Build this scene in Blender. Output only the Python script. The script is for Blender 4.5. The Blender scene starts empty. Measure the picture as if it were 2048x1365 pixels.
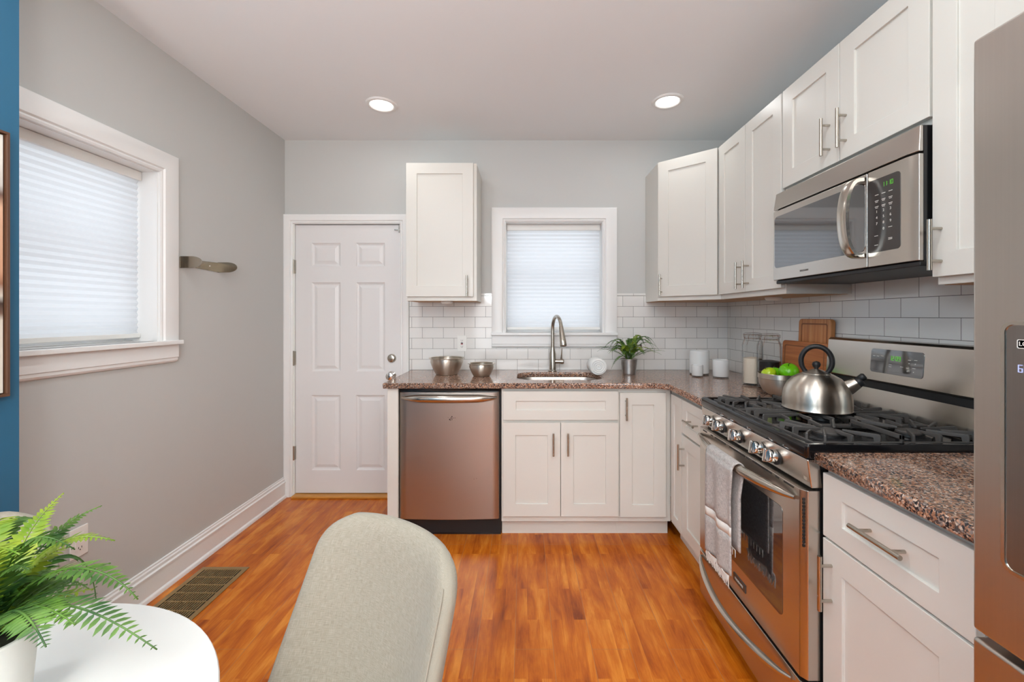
import bpy, bmesh, math, random
from mathutils import Vector, Matrix
random.seed(7)
PI = math.pi
SC = bpy.context.scene
COL = SC.collection

# ------------------------------------------------------------------ camera
CAMZ = 1.343
F = 850.0
cam_d = bpy.data.cameras.new('camera')
cam = bpy.data.objects.new('camera', cam_d); COL.objects.link(cam)
cam.location = (0, 0, CAMZ); cam.rotation_euler = (PI/2, 0, 0)
cam_d.sensor_width = 36; cam_d.lens = F/2048*36
cam_d.shift_x = -24/2048; cam_d.shift_y = -49.5/2048
cam_d.clip_start = 0.02
SC.camera = cam
# ------------------------------------------------------------------ world, exposure
w = bpy.data.worlds.new('daylight'); SC.world = w; w.use_nodes = True
bg = w.node_tree.nodes['Background']
bg.inputs['Color'].default_value = (0.86, 0.93, 1.0, 1); bg.inputs['Strength'].default_value = 1.4
SC.view_settings.view_transform = 'Standard'; SC.view_settings.look = 'None'
SC.view_settings.gamma = 1.0; SC.view_settings.exposure = 0.06
SC.view_settings.use_curve_mapping = False
CEIL = 2.656
CAN_POWER = 1.3      # kitchen downlights
DINE_FILL_POWER = 8.0     # added fill downlights of the dining end behind the camera
REAR_FILL_POWER = 52.0   # added fill panel at the made-up window behind the camera
LIGHT_COL = (.96, 0.99, 1.0)
PENDANT_FILL_POWER = 31.0
MID_FILL_POWER = 5.5        # added fill downlights overhead, out of view

def area_light(name, loc, rot, size, power, color, size_y=None, shape='DISK', spread=PI):
    d = bpy.data.lights.new(name, 'AREA'); d.shape = shape; d.size = size
    if size_y: d.size_y = size_y
    d.energy = power; d.color = color; d.spread = spread
    o = bpy.data.objects.new(name, d); COL.objects.link(o); o.location = loc; o.rotation_euler = rot
    return o
CANS = [(-.8825, 2.632), (.874, 2.589), (-.88, 1.05), (.55, .9), (-.6, -1.2), (.9, -1.2)]  # first pair is in view, the rest are added for fill
for i, (x, y) in enumerate(CANS):
    area_light('downlight_lamp', (x, y, CEIL-.012), (0, 0, 0), .12, CAN_POWER if y > 2 else (MID_FILL_POWER if y > 0 else DINE_FILL_POWER), LIGHT_COL)
pl = bpy.data.lights.new('pendant_fill', 'POINT'); pl.energy = PENDANT_FILL_POWER; pl.color = (.90, .97, 1.0); pl.shadow_soft_size = .16  # soft point light added behind the camera as frontal fill
po = bpy.data.objects.new('pendant_fill', pl); COL.objects.link(po); po.location = (-.45, -.25, 1.72)
FILL_TORCH = [(-1.25, -.75), (.40, -.95)]
for x, y in FILL_TORCH: area_light('torchiere_fill', (x, y, 1.80), (PI, 0, 0), .3, 56.0, (1.0, .985, .965))  # added uplights out of view, bounce fill off the ceiling
area_light('rear_fill_panel', (0, -3.12, 1.45), (PI/2, 0, 0), 2.2, REAR_FILL_POWER, (.95, .975, 1.0), 1.7, 'RECTANGLE')  # light panel added in front of the invented rear window

# ------------------------------------------------------------------ materials
def new_mat(name):
    m = bpy.data.materials.new(name); m.use_nodes = True
    return m, m.node_tree.nodes, m.node_tree.links, m.node_tree.nodes['Principled BSDF']
def srgb(r, g, b):
    def f(c):
        c /= 255
        return c/12.92 if c <= .04045 else ((c+.055)/1.055)**2.4
    return (f(r), f(g), f(b), 1)
def plain(name, col, rough=.5, metal=0, bump=0, bscale=200, spec=None, coat=0):
    m, n, l, p = new_mat(name)
    p.inputs['Base Color'].default_value = col; p.inputs['Roughness'].default_value = rough
    p.inputs['Metallic'].default_value = metal
    if spec is not None: p.inputs['Specular IOR Level'].default_value = spec
    if coat: p.inputs['Coat Weight'].default_value = coat; p.inputs['Coat Roughness'].default_value = .08
    tc = n.new('ShaderNodeTexCoord'); ns = n.new('ShaderNodeTexNoise'); ns.inputs['Scale'].default_value = bscale
    l.new(tc.outputs['Object'], ns.inputs['Vector'])
    if bump:
        b = n.new('ShaderNodeBump'); b.inputs['Strength'].default_value = bump; b.inputs['Distance'].default_value = .001
        l.new(ns.outputs['Fac'], b.inputs['Height']); l.new(b.outputs['Normal'], p.inputs['Normal'])
    return m
def ramp(n, stops, interp='LINEAR'):
    r = n.new('ShaderNodeValToRGB'); r.color_ramp.interpolation = interp
    e = r.color_ramp.elements
    e[0].position, e[0].color = stops[0]; e[1].position, e[1].color = stops[-1]
    for pos, c in stops[1:-1]:
        k = e.new(pos); k.color = c
    return r
def mapping(n, l, scale=(1, 1, 1), rot=(0, 0, 0), loc=(0, 0, 0), out='Object'):
    tc = n.new('ShaderNodeTexCoord'); mp = n.new('ShaderNodeMapping')
    mp.inputs['Scale'].default_value = scale; mp.inputs['Rotation'].default_value = rot; mp.inputs['Location'].default_value = loc
    l.new(tc.outputs[out], mp.inputs['Vector']); return mp

def steel(name, col, rough=.28, stretch=(1, 1, 1), amp=.06, aniso=.0):
    m, n, l, p = new_mat(name)
    p.inputs['Metallic'].default_value = 1; p.inputs['Roughness'].default_value = rough
    p.inputs['Anisotropic'].default_value = aniso
    mp = mapping(n, l, stretch); ns = n.new('ShaderNodeTexNoise'); ns.inputs['Scale'].default_value = 1; ns.inputs['Detail'].default_value = 3
    l.new(mp.outputs['Vector'], ns.inputs['Vector'])
    c2 = tuple(c*(1-amp*1.5) for c in col[:3])+(1,)
    r = ramp(n, [(.3, c2), (.7, col)]); l.new(ns.outputs['Fac'], r.inputs['Fac']); l.new(r.outputs['Color'], p.inputs['Base Color'])
    mr = n.new('ShaderNodeMapRange'); mr.inputs['To Min'].default_value = rough-amp*.5; mr.inputs['To Max'].default_value = rough+amp*.5
    l.new(ns.outputs['Fac'], mr.inputs['Value']); l.new(mr.outputs['Result'], p.inputs['Roughness'])
    if aniso:
        p.inputs['Anisotropic Rotation'].default_value = .25
        tg = n.new('ShaderNodeTangent'); tg.direction_type = 'RADIAL'; tg.axis = 'Z'; l.new(tg.outputs[0], p.inputs['Tangent'])
    return m

M = {}
M['wall'] = plain('grey_wall_paint', srgb(197, 197, 194), .55, bump=.12, bscale=260)
M['blue'] = plain('blue_wall_paint', srgb(40, 98, 130), .5, bump=.12, bscale=260)
M['ceiling'] = plain('ceiling_paint', srgb(238, 241, 243), .7, bump=.08, bscale=200)
M['trim'] = plain('white_trim_paint', srgb(236, 235, 233), .32)
M['doorp'] = plain('white_door_paint', srgb(226, 224, 223), .38)
M['cabinet'] = plain('white_cabinet_lacquer', srgb(221, 218, 210), .34)
M['cabunder'] = plain('cabinet_plywood_underside', srgb(190, 150, 110), .6)
M['steel_h'] = steel('stainless_brushed_horizontal', srgb(178, 170, 163), .33, (2, 2, 420), .012)
M['steel_y'] = steel('stainless_brushed_along_range', srgb(200, 193, 185), .27, (2, 2, 420), .012)
M['steel_v'] = steel('stainless_brushed_vertical', srgb(196, 189, 181), .30, (300, 300, 2), .02)
M['steel_s'] = steel('stainless_satin', srgb(205, 198, 188), .2, (30, 30, 30), .04)
M['kettle'] = steel('stainless_kettle', srgb(212, 204, 192), .32, (3, 3, 200), .02, .8)
M['nickel'] = steel('brushed_nickel', srgb(186, 179, 168), .27, (60, 60, 60), .02)
M['chrome'] = steel('chrome', srgb(225, 222, 218), .08, (20, 20, 20), .02)
M['black'] = plain('black_enamel', (.006, .006, .007, 1), .12)
M['blackm'] = plain('black_plastic', (.012, .012, .013, 1), .45)
M['iron'] = plain('cast_iron', srgb(78, 74, 71), .5, bump=.35, bscale=900)
M['glossdark'] = plain('dark_glass', (.012, .013, .016, 1), .04); M['glossdark'].node_tree.nodes['Principled BSDF'].inputs['IOR'].default_value = 2.7
M['panel'] = plain('grey_control_panel', srgb(66, 62, 60), .15)
M['cream_text'] = plain('pale_print', srgb(215, 212, 205), .6)
M['dark_text'] = plain('grey_print', srgb(110, 108, 105), .6)
M['wplastic'] = plain('white_plastic', srgb(235, 233, 228), .3)
M['red'] = plain('red_button', srgb(170, 20, 25), .4)
M['white_china'] = plain('white_glazed_glass', srgb(235, 235, 233), .08)
M['table'] = plain('white_table_lacquer', srgb(226, 227, 224), .25)
M['brass'] = plain('antique_brass', srgb(176, 150, 104), .38, .75)
M['darkvoid'] = plain('duct_shade_black', (.02, .017, .013, 1), .8)
M['soil'] = plain('dark_moss', srgb(38, 40, 26), .9, bump=.5, bscale=150)
M['stem'] = plain('frond_stem', srgb(62, 84, 44), .5)
M['apple'] = plain('green_apple', srgb(108, 190, 22), .16)
M['apple2'] = plain('yellow_green_apple', srgb(178, 205, 32), .16)
M['legwood'] = plain('dark_wood_leg', srgb(60, 38, 24), .4)
M['frame'] = plain('walnut_frame', srgb(92, 62, 44), .4, bump=.3, bscale=120)
M['oakstrip'] = plain('oak_threshold', srgb(200, 138, 62), .4)
M['zinc'] = steel('zinc_pot', srgb(192, 191, 189), .38, (40, 40, 40), .1)
M['concrete'] = plain('pale_ceramic_pot', srgb(214, 212, 205), .5, bump=.2, bscale=90)
M['scuff'] = plain('dark_scuff', (.01, .008, .008, 1), .6)
M['rubber'] = plain('clear_bumper', srgb(200, 200, 198), .2)

def emit(name, col, s):
    m, n, l, p = new_mat(name)
    p.inputs['Base Color'].default_value = (0, 0, 0, 1); p.inputs['Emission Color'].default_value = col
    p.inputs['Emission Strength'].default_value = s; return m
M['lamp'] = emit('lit_lens', (1, .97, .92, 1), 6)
M['green'] = emit('green_digits', (.2, .95, .06, 1), .6)
M['bluedisp'] = emit('blue_display', (.5, .55, 1, 1), 1.2)

def leaf_mat(name, c1, c2):
    m, n, l, p = new_mat(name)
    mp = mapping(n, l); ns = n.new('ShaderNodeTexNoise'); ns.inputs['Scale'].default_value = 22; l.new(mp.outputs['Vector'], ns.inputs['Vector'])
    r = ramp(n, [(.35, c1), (.65, c2)]); l.new(ns.outputs['Fac'], r.inputs['Fac']); l.new(r.outputs['Color'], p.inputs['Base Color'])
    p.inputs['Roughness'].default_value = .42
    t = n.new('ShaderNodeBsdfTranslucent'); l.new(r.outputs['Color'], t.inputs['Color'])
    mx = n.new('ShaderNodeMixShader'); mx.inputs['Fac'].default_value = .3
    l.new(p.outputs['BSDF'], mx.inputs[1]); l.new(t.outputs['BSDF'], mx.inputs[2])
    l.new(mx.outputs['Shader'], n['Material Output'].inputs['Surface']); return m
M['leaf'] = leaf_mat('fern_leaf_green', srgb(46, 86, 30), srgb(98, 136, 48))
M['leafy'] = leaf_mat('fern_leaf_lime', srgb(92, 132, 30), srgb(150, 166, 48))
M['leafd'] = leaf_mat('fern_leaf_dark', srgb(48, 84, 40), srgb(104, 140, 62))

# tile
def tile_mat(name, axis, phase):
    m, n, l, p = new_mat(name)
    tc = n.new('ShaderNodeTexCoord'); sx = n.new('ShaderNodeSeparateXYZ'); l.new(tc.outputs['Object'], sx.inputs[0])
    a = n.new('ShaderNodeMath'); a.operation = 'ADD'; a.inputs[1].default_value = phase; l.new(sx.outputs[axis], a.inputs[0])
    z = n.new('ShaderNodeMath'); z.operation = 'ADD'; z.inputs[1].default_value = -.944+10*.0787; l.new(sx.outputs['Z'], z.inputs[0])
    cb = n.new('ShaderNodeCombineXYZ'); l.new(a.outputs[0], cb.inputs[0]); l.new(z.outputs[0], cb.inputs[1])
    br = n.new('ShaderNodeTexBrick'); l.new(cb.outputs[0], br.inputs['Vector'])
    br.offset = .5; br.inputs['Scale'].default_value = 1; br.inputs['Brick Width'].default_value = .157; br.inputs['Row Height'].default_value = .0787
    br.inputs['Mortar Size'].default_value = .0011; br.inputs['Mortar Smooth'].default_value = .1
    br.inputs['Color1'].default_value = srgb(229, 226, 222); br.inputs['Color2'].default_value = srgb(236, 234, 230); br.inputs['Mortar'].default_value = srgb(112, 106, 100)
    l.new(br.outputs['Color'], p.inputs['Base Color'])
    mr = n.new('ShaderNodeMapRange'); mr.inputs['To Min'].default_value = .07; mr.inputs['To Max'].default_value = .8; l.new(br.outputs['Fac'], mr.inputs['Value']); l.new(mr.outputs[0], p.inputs['Roughness'])
    inv = n.new('ShaderNodeMath'); inv.operation = 'MULTIPLY'; inv.inputs[1].default_value = -1; l.new(br.outputs['Fac'], inv.inputs[0])
    ns = n.new('ShaderNodeTexNoise'); ns.inputs['Scale'].default_value = 9; l.new(tc.outputs['Object'], ns.inputs['Vector'])
    ad = n.new('ShaderNodeMath'); ad.operation = 'MULTIPLY_ADD'; ad.inputs[1].default_value = .6; l.new(ns.outputs['Fac'], ad.inputs[0]); l.new(inv.outputs[0], ad.inputs[2])
    b = n.new('ShaderNodeBump'); b.inputs['Strength'].default_value = .35; b.inputs['Distance'].default_value = .0015
    l.new(ad.outputs[0], b.inputs['Height']); l.new(b.outputs['Normal'], p.inputs['Normal'])
    return m
M['tile_back'] = tile_mat('subway_tile_back', 'X', .2067+10*.157-.0785)
M['tile_right'] = tile_mat('subway_tile_right', 'Y', .02)

# granite
def granite():
    m, n, l, p = new_mat('speckled_brown_granite')
    mp = mapping(n, l)
    ns0 = n.new('ShaderNodeTexNoise'); ns0.inputs['Scale'].default_value = 90; l.new(mp.outputs['Vector'], ns0.inputs['Vector'])
    va = n.new('ShaderNodeVectorMath'); va.operation = 'MULTIPLY_ADD'; va.inputs[1].default_value = (.012, .012, .012)
    l.new(ns0.outputs['Color'], va.inputs[0]); l.new(mp.outputs['Vector'], va.inputs[2])
    vo = n.new('ShaderNodeTexVoronoi'); vo.inputs['Scale'].default_value = 240; l.new(va.outputs[0], vo.inputs['Vector'])
    sp = n.new('ShaderNodeSeparateColor'); l.new(vo.outputs['Color'], sp.inputs[0])
    r = ramp(n, [(0, srgb(44, 40, 42)), (.14, srgb(84, 74, 72)), (.28, srgb(128, 92, 74)), (.44, srgb(162, 116, 90)), (.62, srgb(188, 144, 116)), (.78, srgb(146, 130, 122)), (.9, srgb(208, 182, 162))], 'CONSTANT')
    l.new(sp.outputs[0], r.inputs['Fac'])
    ns = n.new('ShaderNodeTexNoise'); ns.inputs['Scale'].default_value = 500; ns.inputs['Detail'].default_value = 4; l.new(mp.outputs['Vector'], ns.inputs['Vector'])
    mx = n.new('ShaderNodeMix'); mx.data_type = 'RGBA'; mx.blend_type = 'OVERLAY'; mx.inputs[0].default_value = .7
    l.new(r.outputs['Color'], mx.inputs[6]); l.new(ns.outputs['Fac'], mx.inputs[7]); l.new(mx.outputs[2], p.inputs['Base Color'])
    p.inputs['Roughness'].default_value = .09
    return m
M['granite'] = granite()

# floor
def floor_mat():
    m, n, l, p = new_mat('orange_hardwood_planks')
    mp = mapping(n, l, rot=(0, 0, PI/2), loc=(5, 5.0, 0))
    def brick(wd, rh, off, mort):
        br = n.new('ShaderNodeTexBrick'); l.new(mp.outputs['Vector'], br.inputs['Vector']); br.offset = off; br.offset_frequency = 2
        br.inputs['Scale'].default_value = 1; br.inputs['Brick Width'].default_value = wd; br.inputs['Row Height'].default_value = rh
        br.inputs['Mortar Size'].default_value = mort; br.inputs['Mortar Smooth'].default_value = 0
        br.inputs['Color1'].default_value = (0, 0, 0, 1); br.inputs['Color2'].default_value = (1, 1, 1, 1); br.inputs['Mortar'].default_value = (.5, .5, .5, 1)
        return br
    strips = brick(.52, .0517, .41, 0); planks = brick(1.25, .1551, .37, .0009)
    mp2 = mapping(n, l, (15, 2.4, 1))
    add = n.new('ShaderNodeVectorMath'); add.operation = 'MULTIPLY_ADD'; add.inputs[1].default_value = (7, 13, 5)
    l.new(strips.outputs['Color'], add.inputs[0]); l.new(mp2.outputs['Vector'], add.inputs[2])
    g = n.new('ShaderNodeTexNoise'); g.inputs['Scale'].default_value = 1.0; g.inputs['Detail'].default_value = 8; g.inputs['Roughness'].default_value = .62; g.inputs['Distortion'].default_value = .5
    l.new(add.outputs[0], g.inputs['Vector'])
    mp4 = mapping(n, l, (260, 12, 1)); fg = n.new('ShaderNodeTexNoise'); fg.inputs['Scale'].default_value = 1; fg.inputs['Detail'].default_value = 3; l.new(mp4.outputs['Vector'], fg.inputs['Vector'])
    mp3 = mapping(n, l, (7, 4, 1)); g2 = n.new('ShaderNodeTexNoise'); g2.inputs['Scale'].default_value = 1; g2.inputs['Detail'].default_value = 5; l.new(mp3.outputs['Vector'], g2.inputs['Vector'])
    r = ramp(n, [(.24, srgb(128, 54, 6)), (.42, srgb(176, 86, 14)), (.56, srgb(200, 108, 22)), (.76, srgb(226, 142, 46))])
    s = n.new('ShaderNodeMath'); s.operation = 'MULTIPLY_ADD'; s.inputs[1].default_value = .09; l.new(strips.outputs['Color'], s.inputs[0]); l.new(g.outputs['Fac'], s.inputs[2])
    s2 = n.new('ShaderNodeMath'); s2.operation = 'MULTIPLY_ADD'; s2.inputs[1].default_value = .45; l.new(g2.outputs['Fac'], s2.inputs[0]); l.new(s.outputs[0], s2.inputs[2])
    s4 = n.new('ShaderNodeMath'); s4.operation = 'MULTIPLY_ADD'; s4.inputs[1].default_value = .22; l.new(fg.outputs['Fac'], s4.inputs[0]); l.new(s2.outputs[0], s4.inputs[2])
    s3 = n.new('ShaderNodeMath'); s3.operation = 'SUBTRACT'; s3.inputs[1].default_value = .36; l.new(s4.outputs[0], s3.inputs[0]); l.new(s3.outputs[0], r.inputs['Fac'])
    mx = n.new('ShaderNodeMix'); mx.data_type = 'RGBA'; l.new(planks.outputs['Fac'], mx.inputs[0]); l.new(r.outputs['Color'], mx.inputs[6]); mx.inputs[7].default_value = srgb(168, 112, 66)
    l.new(mx.outputs[2], p.inputs['Base Color']); p.inputs['Roughness'].default_value = .27; p.inputs['Specular IOR Level'].default_value = .35
    b = n.new('ShaderNodeBump'); b.inputs['Strength'].default_value = .08; b.inputs['Distance'].default_value = .002
    l.new(g.outputs['Fac'], b.inputs['Height']); l.new(b.outputs['Normal'], p.inputs['Normal'])
    return m
M['floor'] = floor_mat()

def wood_mat(name, scale, c1, c2, c3, rough=.4):
    m, n, l, p = new_mat(name)
    mp = mapping(n, l, scale); g = n.new('ShaderNodeTexNoise'); g.inputs['Scale'].default_value = 1; g.inputs['Detail'].default_value = 5; l.new(mp.outputs['Vector'], g.inputs['Vector'])
    r = ramp(n, [(.3, c1), (.5, c2), (.7, c3)]); l.new(g.outputs['Fac'], r.inputs['Fac']); l.new(r.outputs['Color'], p.inputs['Base Color'])
    p.inputs['Roughness'].default_value = rough; return m
M['board_v'] = wood_mat('bamboo_board_upright', (3, 60, 2.5), srgb(170, 98, 52), srgb(196, 126, 70), srgb(206, 146, 92))
M['board_h'] = wood_mat('bamboo_board_flat', (3, 2.5, 45), srgb(150, 82, 42), srgb(184, 108, 56), srgb(196, 124, 72))
M['groove'] = plain('board_groove', srgb(140, 82, 46), .5)

def fabric(name, c1, c2, su, sv, out='UV', bump=.6):
    m, n, l, p = new_mat(name)
    hs = []
    for sc in ((su, sv*.06, 1), (su*.06, sv, 1)):
        mp = mapping(n, l, sc, out=out); ns = n.new('ShaderNodeTexNoise'); ns.inputs['Scale'].default_value = 1; ns.inputs['Detail'].default_value = 2
        l.new(mp.outputs['Vector'], ns.inputs['Vector']); hs.append(ns)
    a = n.new('ShaderNodeMath'); a.operation = 'ADD'; l.new(hs[0].outputs['Fac'], a.inputs[0]); l.new(hs[1].outputs['Fac'], a.inputs[1])
    h = n.new('ShaderNodeMath'); h.operation = 'MULTIPLY'; h.inputs[1].default_value = .5; l.new(a.outputs[0], h.inputs[0])
    r = ramp(n, [(.36, c1), (.62, c2)]); l.new(h.outputs[0], r.inputs['Fac']); l.new(r.outputs['Color'], p.inputs['Base Color'])
    p.inputs['Roughness'].default_value = .9; p.inputs['Specular IOR Level'].default_value = .15
    p.inputs['Sheen Weight'].default_value = .15
    b = n.new('ShaderNodeBump'); b.inputs['Strength'].default_value = bump; b.inputs['Distance'].default_value = .001
    l.new(h.outputs[0], b.inputs['Height']); l.new(b.outputs['Normal'], p.inputs['Normal']); return m
M['linen'] = fabric('oatmeal_linen', srgb(134, 127, 112), srgb(160, 153, 139), 950, 950)
M['towel'] = fabric('grey_woven_cotton', srgb(132, 124, 120), srgb(208, 202, 197), 900, 1100, 'UV', .5)
M['white_cloth'] = plain('white_terry', srgb(238, 237, 234), .95, bump=.8, bscale=450)
M['towel_white'] = plain('white_cotton', srgb(225, 220, 213), .95, bump=.6, bscale=400)

def blind_mat():
    m, n, l, p = new_mat('translucent_cellular_shade')
    p.inputs['Base Color'].default_value = srgb(232, 234, 238); p.inputs['Roughness'].default_value = .9
    t = n.new('ShaderNodeBsdfTranslucent'); t.inputs['Color'].default_value = (.95, .97, .99, 1)
    mx = n.new('ShaderNodeMixShader'); mx.inputs['Fac'].default_value = .55
    l.new(p.outputs['BSDF'], mx.inputs[1]); l.new(t.outputs['BSDF'], mx.inputs[2]); l.new(mx.outputs['Shader'], n['Material Output'].inputs['Surface']); return m
M['blind'] = blind_mat()
def glass(name, tint=(1, 1, 1, 1), g=.08):
    m, n, l, p = new_mat(name)
    tr = n.new('ShaderNodeBsdfTransparent'); tr.inputs['Color'].default_value = tint
    gl = n.new('ShaderNodeBsdfGlossy'); gl.inputs['Roughness'].default_value = .02
    fr = n.new('ShaderNodeLayerWeight'); fr.inputs['Blend'].default_value = g
    k = n.new('ShaderNodeMath'); k.operation = 'MULTIPLY'; k.inputs[1].default_value = .5; l.new(fr.outputs['Fresnel'], k.inputs[0])
    mx = n.new('ShaderNodeMixShader'); l.new(k.outputs[0], mx.inputs['Fac']); l.new(tr.outputs[0], mx.inputs[1]); l.new(gl.outputs[0], mx.inputs[2])
    l.new(mx.outputs[0], n['Material Output'].inputs['Surface']); return m
M['pane'] = glass('window_glass')
M['jar'] = glass('jar_glass', (.985, .99, .99, 1), .14)
M['rice'] = plain('white_rice', srgb(228, 212, 192), .8, bump=1, bscale=300)
M['beans'] = plain('black_beans', srgb(36, 30, 30), .4, bump=1, bscale=160)

def art_mat():
    m, n, l, p = new_mat('abstract_painting')
    tc = n.new('ShaderNodeTexCoord'); sx = n.new('ShaderNodeSeparateXYZ'); l.new(tc.outputs['Object'], sx.inputs[0])
    mp = mapping(n, l, (1, 3, 5)); ns = n.new('ShaderNodeTexNoise'); ns.inputs['Scale'].default_value = 1.2; ns.inputs['Detail'].default_value = 4; l.new(mp.outputs['Vector'], ns.inputs['Vector'])
    a = n.new('ShaderNodeMath'); a.operation = 'MULTIPLY_ADD'; a.inputs[1].default_value = .08; l.new(ns.outputs['Fac'], a.inputs[0]); l.new(sx.outputs['Z'], a.inputs[2])
    mr = n.new('ShaderNodeMapRange'); mr.inputs['From Min'].default_value = .01+.04; mr.inputs['From Max'].default_value = .81+.04; l.new(a.outputs[0], mr.inputs['Value'])
    r = ramp(n, [(0, srgb(226, 220, 208)), (.28, srgb(220, 210, 196)), (.31, srgb(120, 92, 76)), (.35, srgb(66, 52, 46)), (.38, srgb(216, 206, 194)), (.42, srgb(150, 104, 78)), (.47, srgb(206, 156, 124)), (.72, srgb(222, 178, 148)), (.76, srgb(112, 84, 72)), (.79, srgb(206, 200, 192)), (.9, srgb(228, 224, 214))])
    l.new(mr.outputs[0], r.inputs['Fac']); l.new(r.outputs['Color'], p.inputs['Base Color']); p.inputs['Roughness'].default_value = .7; return m
M['art'] = art_mat()

# ------------------------------------------------------------------ mesh helpers
OFF = {}
class MB:
    def __init__(s):
        s.bm = bmesh.new(); s.uv = None
    def box(s, x0, x1, y0, y1, z0, z1, mat=None):
        vs = [s.bm.verts.new(c) for c in ((x0,y0,z0),(x1,y0,z0),(x1,y1,z0),(x0,y1,z0),(x0,y0,z1),(x1,y0,z1),(x1,y1,z1),(x0,y1,z1))]
        if mat is not None:
            for v in vs: v.co = mat @ v.co
        for f in ((0,3,2,1),(4,5,6,7),(0,1,5,4),(1,2,6,5),(2,3,7,6),(3,0,4,7)): s.bm.faces.new([vs[i] for i in f])
        return s
    def loft(s, rings, cap=True, closed=True):
        R = [[s.bm.verts.new(p) for p in r] for r in rings]
        for a, b in zip(R, R[1:]):
            n = len(a)
            for i in range(n if closed else n-1):
                j = (i+1) % n
                s.bm.faces.new((a[i], a[j], b[j], b[i]))
        if cap and closed:
            s.bm.faces.new(list(reversed(R[0]))); s.bm.faces.new(R[-1])
        return R
    def tube(s, pts, r, seg=12, cap=True, flat=None):
        """r: radius or list; flat: (a,b) scale of the section along side / up"""
        pts = [Vector(p) for p in pts]; rs = r if isinstance(r, (list, tuple)) else [r]*len(pts)
        rings = []; up = None
        for i, p in enumerate(pts):
            t = (pts[min(i+1, len(pts)-1)]-pts[max(i-1, 0)]).normalized()
            if up is None:
                up = Vector((0, 0, 1)) if abs(t.z) < .9 else Vector((0, 1, 0))
            sd = t.cross(up).normalized(); up2 = sd.cross(t).normalized(); up = up2
            fa, fb = flat or (1, 1)
            rings.append([p+sd*math.cos(2*PI*k/seg)*rs[i]*fa+up2*math.sin(2*PI*k/seg)*rs[i]*fb for k in range(seg)])
        s.loft(rings, cap); return s
    def lathe(s, prof, c=(0, 0, 0), seg=48, axis=None, closed_bottom=True):
        """prof: list of (r, h); rotated about z (or axis) through c"""
        c = Vector(c); q = Vector((0, 0, 1)).rotation_difference(Vector(axis).normalized()) if axis else None
        rings = []
        for r, h in prof:
            ring = []
            for k in range(seg):
                v = Vector((math.cos(2*PI*k/seg)*max(r, 1e-5), math.sin(2*PI*k/seg)*max(r, 1e-5), h))
                if q: v = q @ v
                ring.append(c+v)
            rings.append(ring)
        s.loft(rings, closed_bottom); return s
    def prism(s, poly, d0, d1, axis='z'):
        def P3(u, v, d):
            return {'z': (u, v, d), 'y': (u, d, v), 'x': (d, u, v)}[axis]
        s.loft([[P3(u, v, d0) for u, v in poly], [P3(u, v, d1) for u, v in poly]]); return s
    def build(s, name, mat, parent=None, bevel=0, smooth=False, local=False, subsurf=0, solid=0, seg=2, angle=35, origin=None):
        s.bm.normal_update()
        bmesh.ops.recalc_face_normals(s.bm, faces=s.bm.faces)
        off = OFF.get(parent.name, Vector()) if (parent and not local) else Vector()
        if origin: off = Vector(origin)
        if off.length: bmesh.ops.translate(s.bm, vec=-off, verts=s.bm.verts)
        me = bpy.data.meshes.new(name); s.bm.to_mesh(me); s.bm.free()
        me.materials.append(mat)
        o = bpy.data.objects.new(name, me); COL.objects.link(o)
        if parent: o.parent = parent; OFF[o.name] = off
        if origin: o.location = off
        if smooth:
            for p in me.polygons: p.use_smooth = True
            if smooth != 'all':
                try: me.set_sharp_from_angle(angle=math.radians(angle))
                except Exception: pass
        if solid:
            k = o.modifiers.new('thick', 'SOLIDIFY'); k.thickness = solid; k.offset = 0
        if bevel:
            b = o.modifiers.new('bevel', 'BEVEL'); b.width = bevel; b.segments = seg; b.limit_method = 'ANGLE'; b.angle_limit = math.radians(40)
            b.harden_normals = False
            for p in me.polygons: p.use_smooth = True
            try: me.set_sharp_from_angle(angle=math.radians(50))
            except Exception: pass
            if not smooth:
                wn = o.modifiers.new('wn', 'WEIGHTED_NORMAL'); wn.keep_sharp = False
                me.attributes.remove(me.attributes['sharp_edge']) if 'sharp_edge' in me.attributes else None
        if subsurf:
            k = o.modifiers.new('sub', 'SUBSURF'); k.levels = subsurf; k.render_levels = subsurf
        return o
def thing(name, label, cat, loc=(0, 0, 0), rz=0, group=None):
    o = bpy.data.objects.new(name, None); COL.objects.link(o); o.empty_display_size = .05
    o.location = loc; o.rotation_euler = (0, 0, rz); o['label'] = label; o['category'] = cat
    if group: o['group'] = group
    OFF[o.name] = Vector(loc); return o
def tag(o, label, cat, group=None):
    o['label'] = label; o['category'] = cat
    if group: o['group'] = group
    return o
def struct(o): o['kind'] = 'structure'; return o
def text_mesh(name, txt, size, mtx, mat, parent, extrude=.0004, align='CENTER'):
    c = bpy.data.curves.new(name, 'FONT'); c.body = txt; c.size = size; c.extrude = extrude; c.align_x = align; c.align_y = 'CENTER'
    t = bpy.data.objects.new(name+'_tmp', c); COL.objects.link(t)
    bpy.context.view_layer.update()
    me = bpy.data.meshes.new_from_object(t.evaluated_get(bpy.context.evaluated_depsgraph_get()))
    bpy.data.objects.remove(t); me.name = name
    off = OFF.get(parent.name, Vector()) if parent else Vector()
    me.transform(Matrix.Translation(-off) @ mtx); me.materials.clear(); me.materials.append(mat)
    o = bpy.data.objects.new(name, me); COL.objects.link(o)
    if parent: o.parent = parent; OFF[o.name] = off
    return o
def frame_mtx(origin, u, v, n):
    m = Matrix.Identity(4)
    for i, a in enumerate((u, v, n)):
        for k in range(3): m[k][i] = a[k]
    for k in range(3): m[k][3] = origin[k]
    return m

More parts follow.
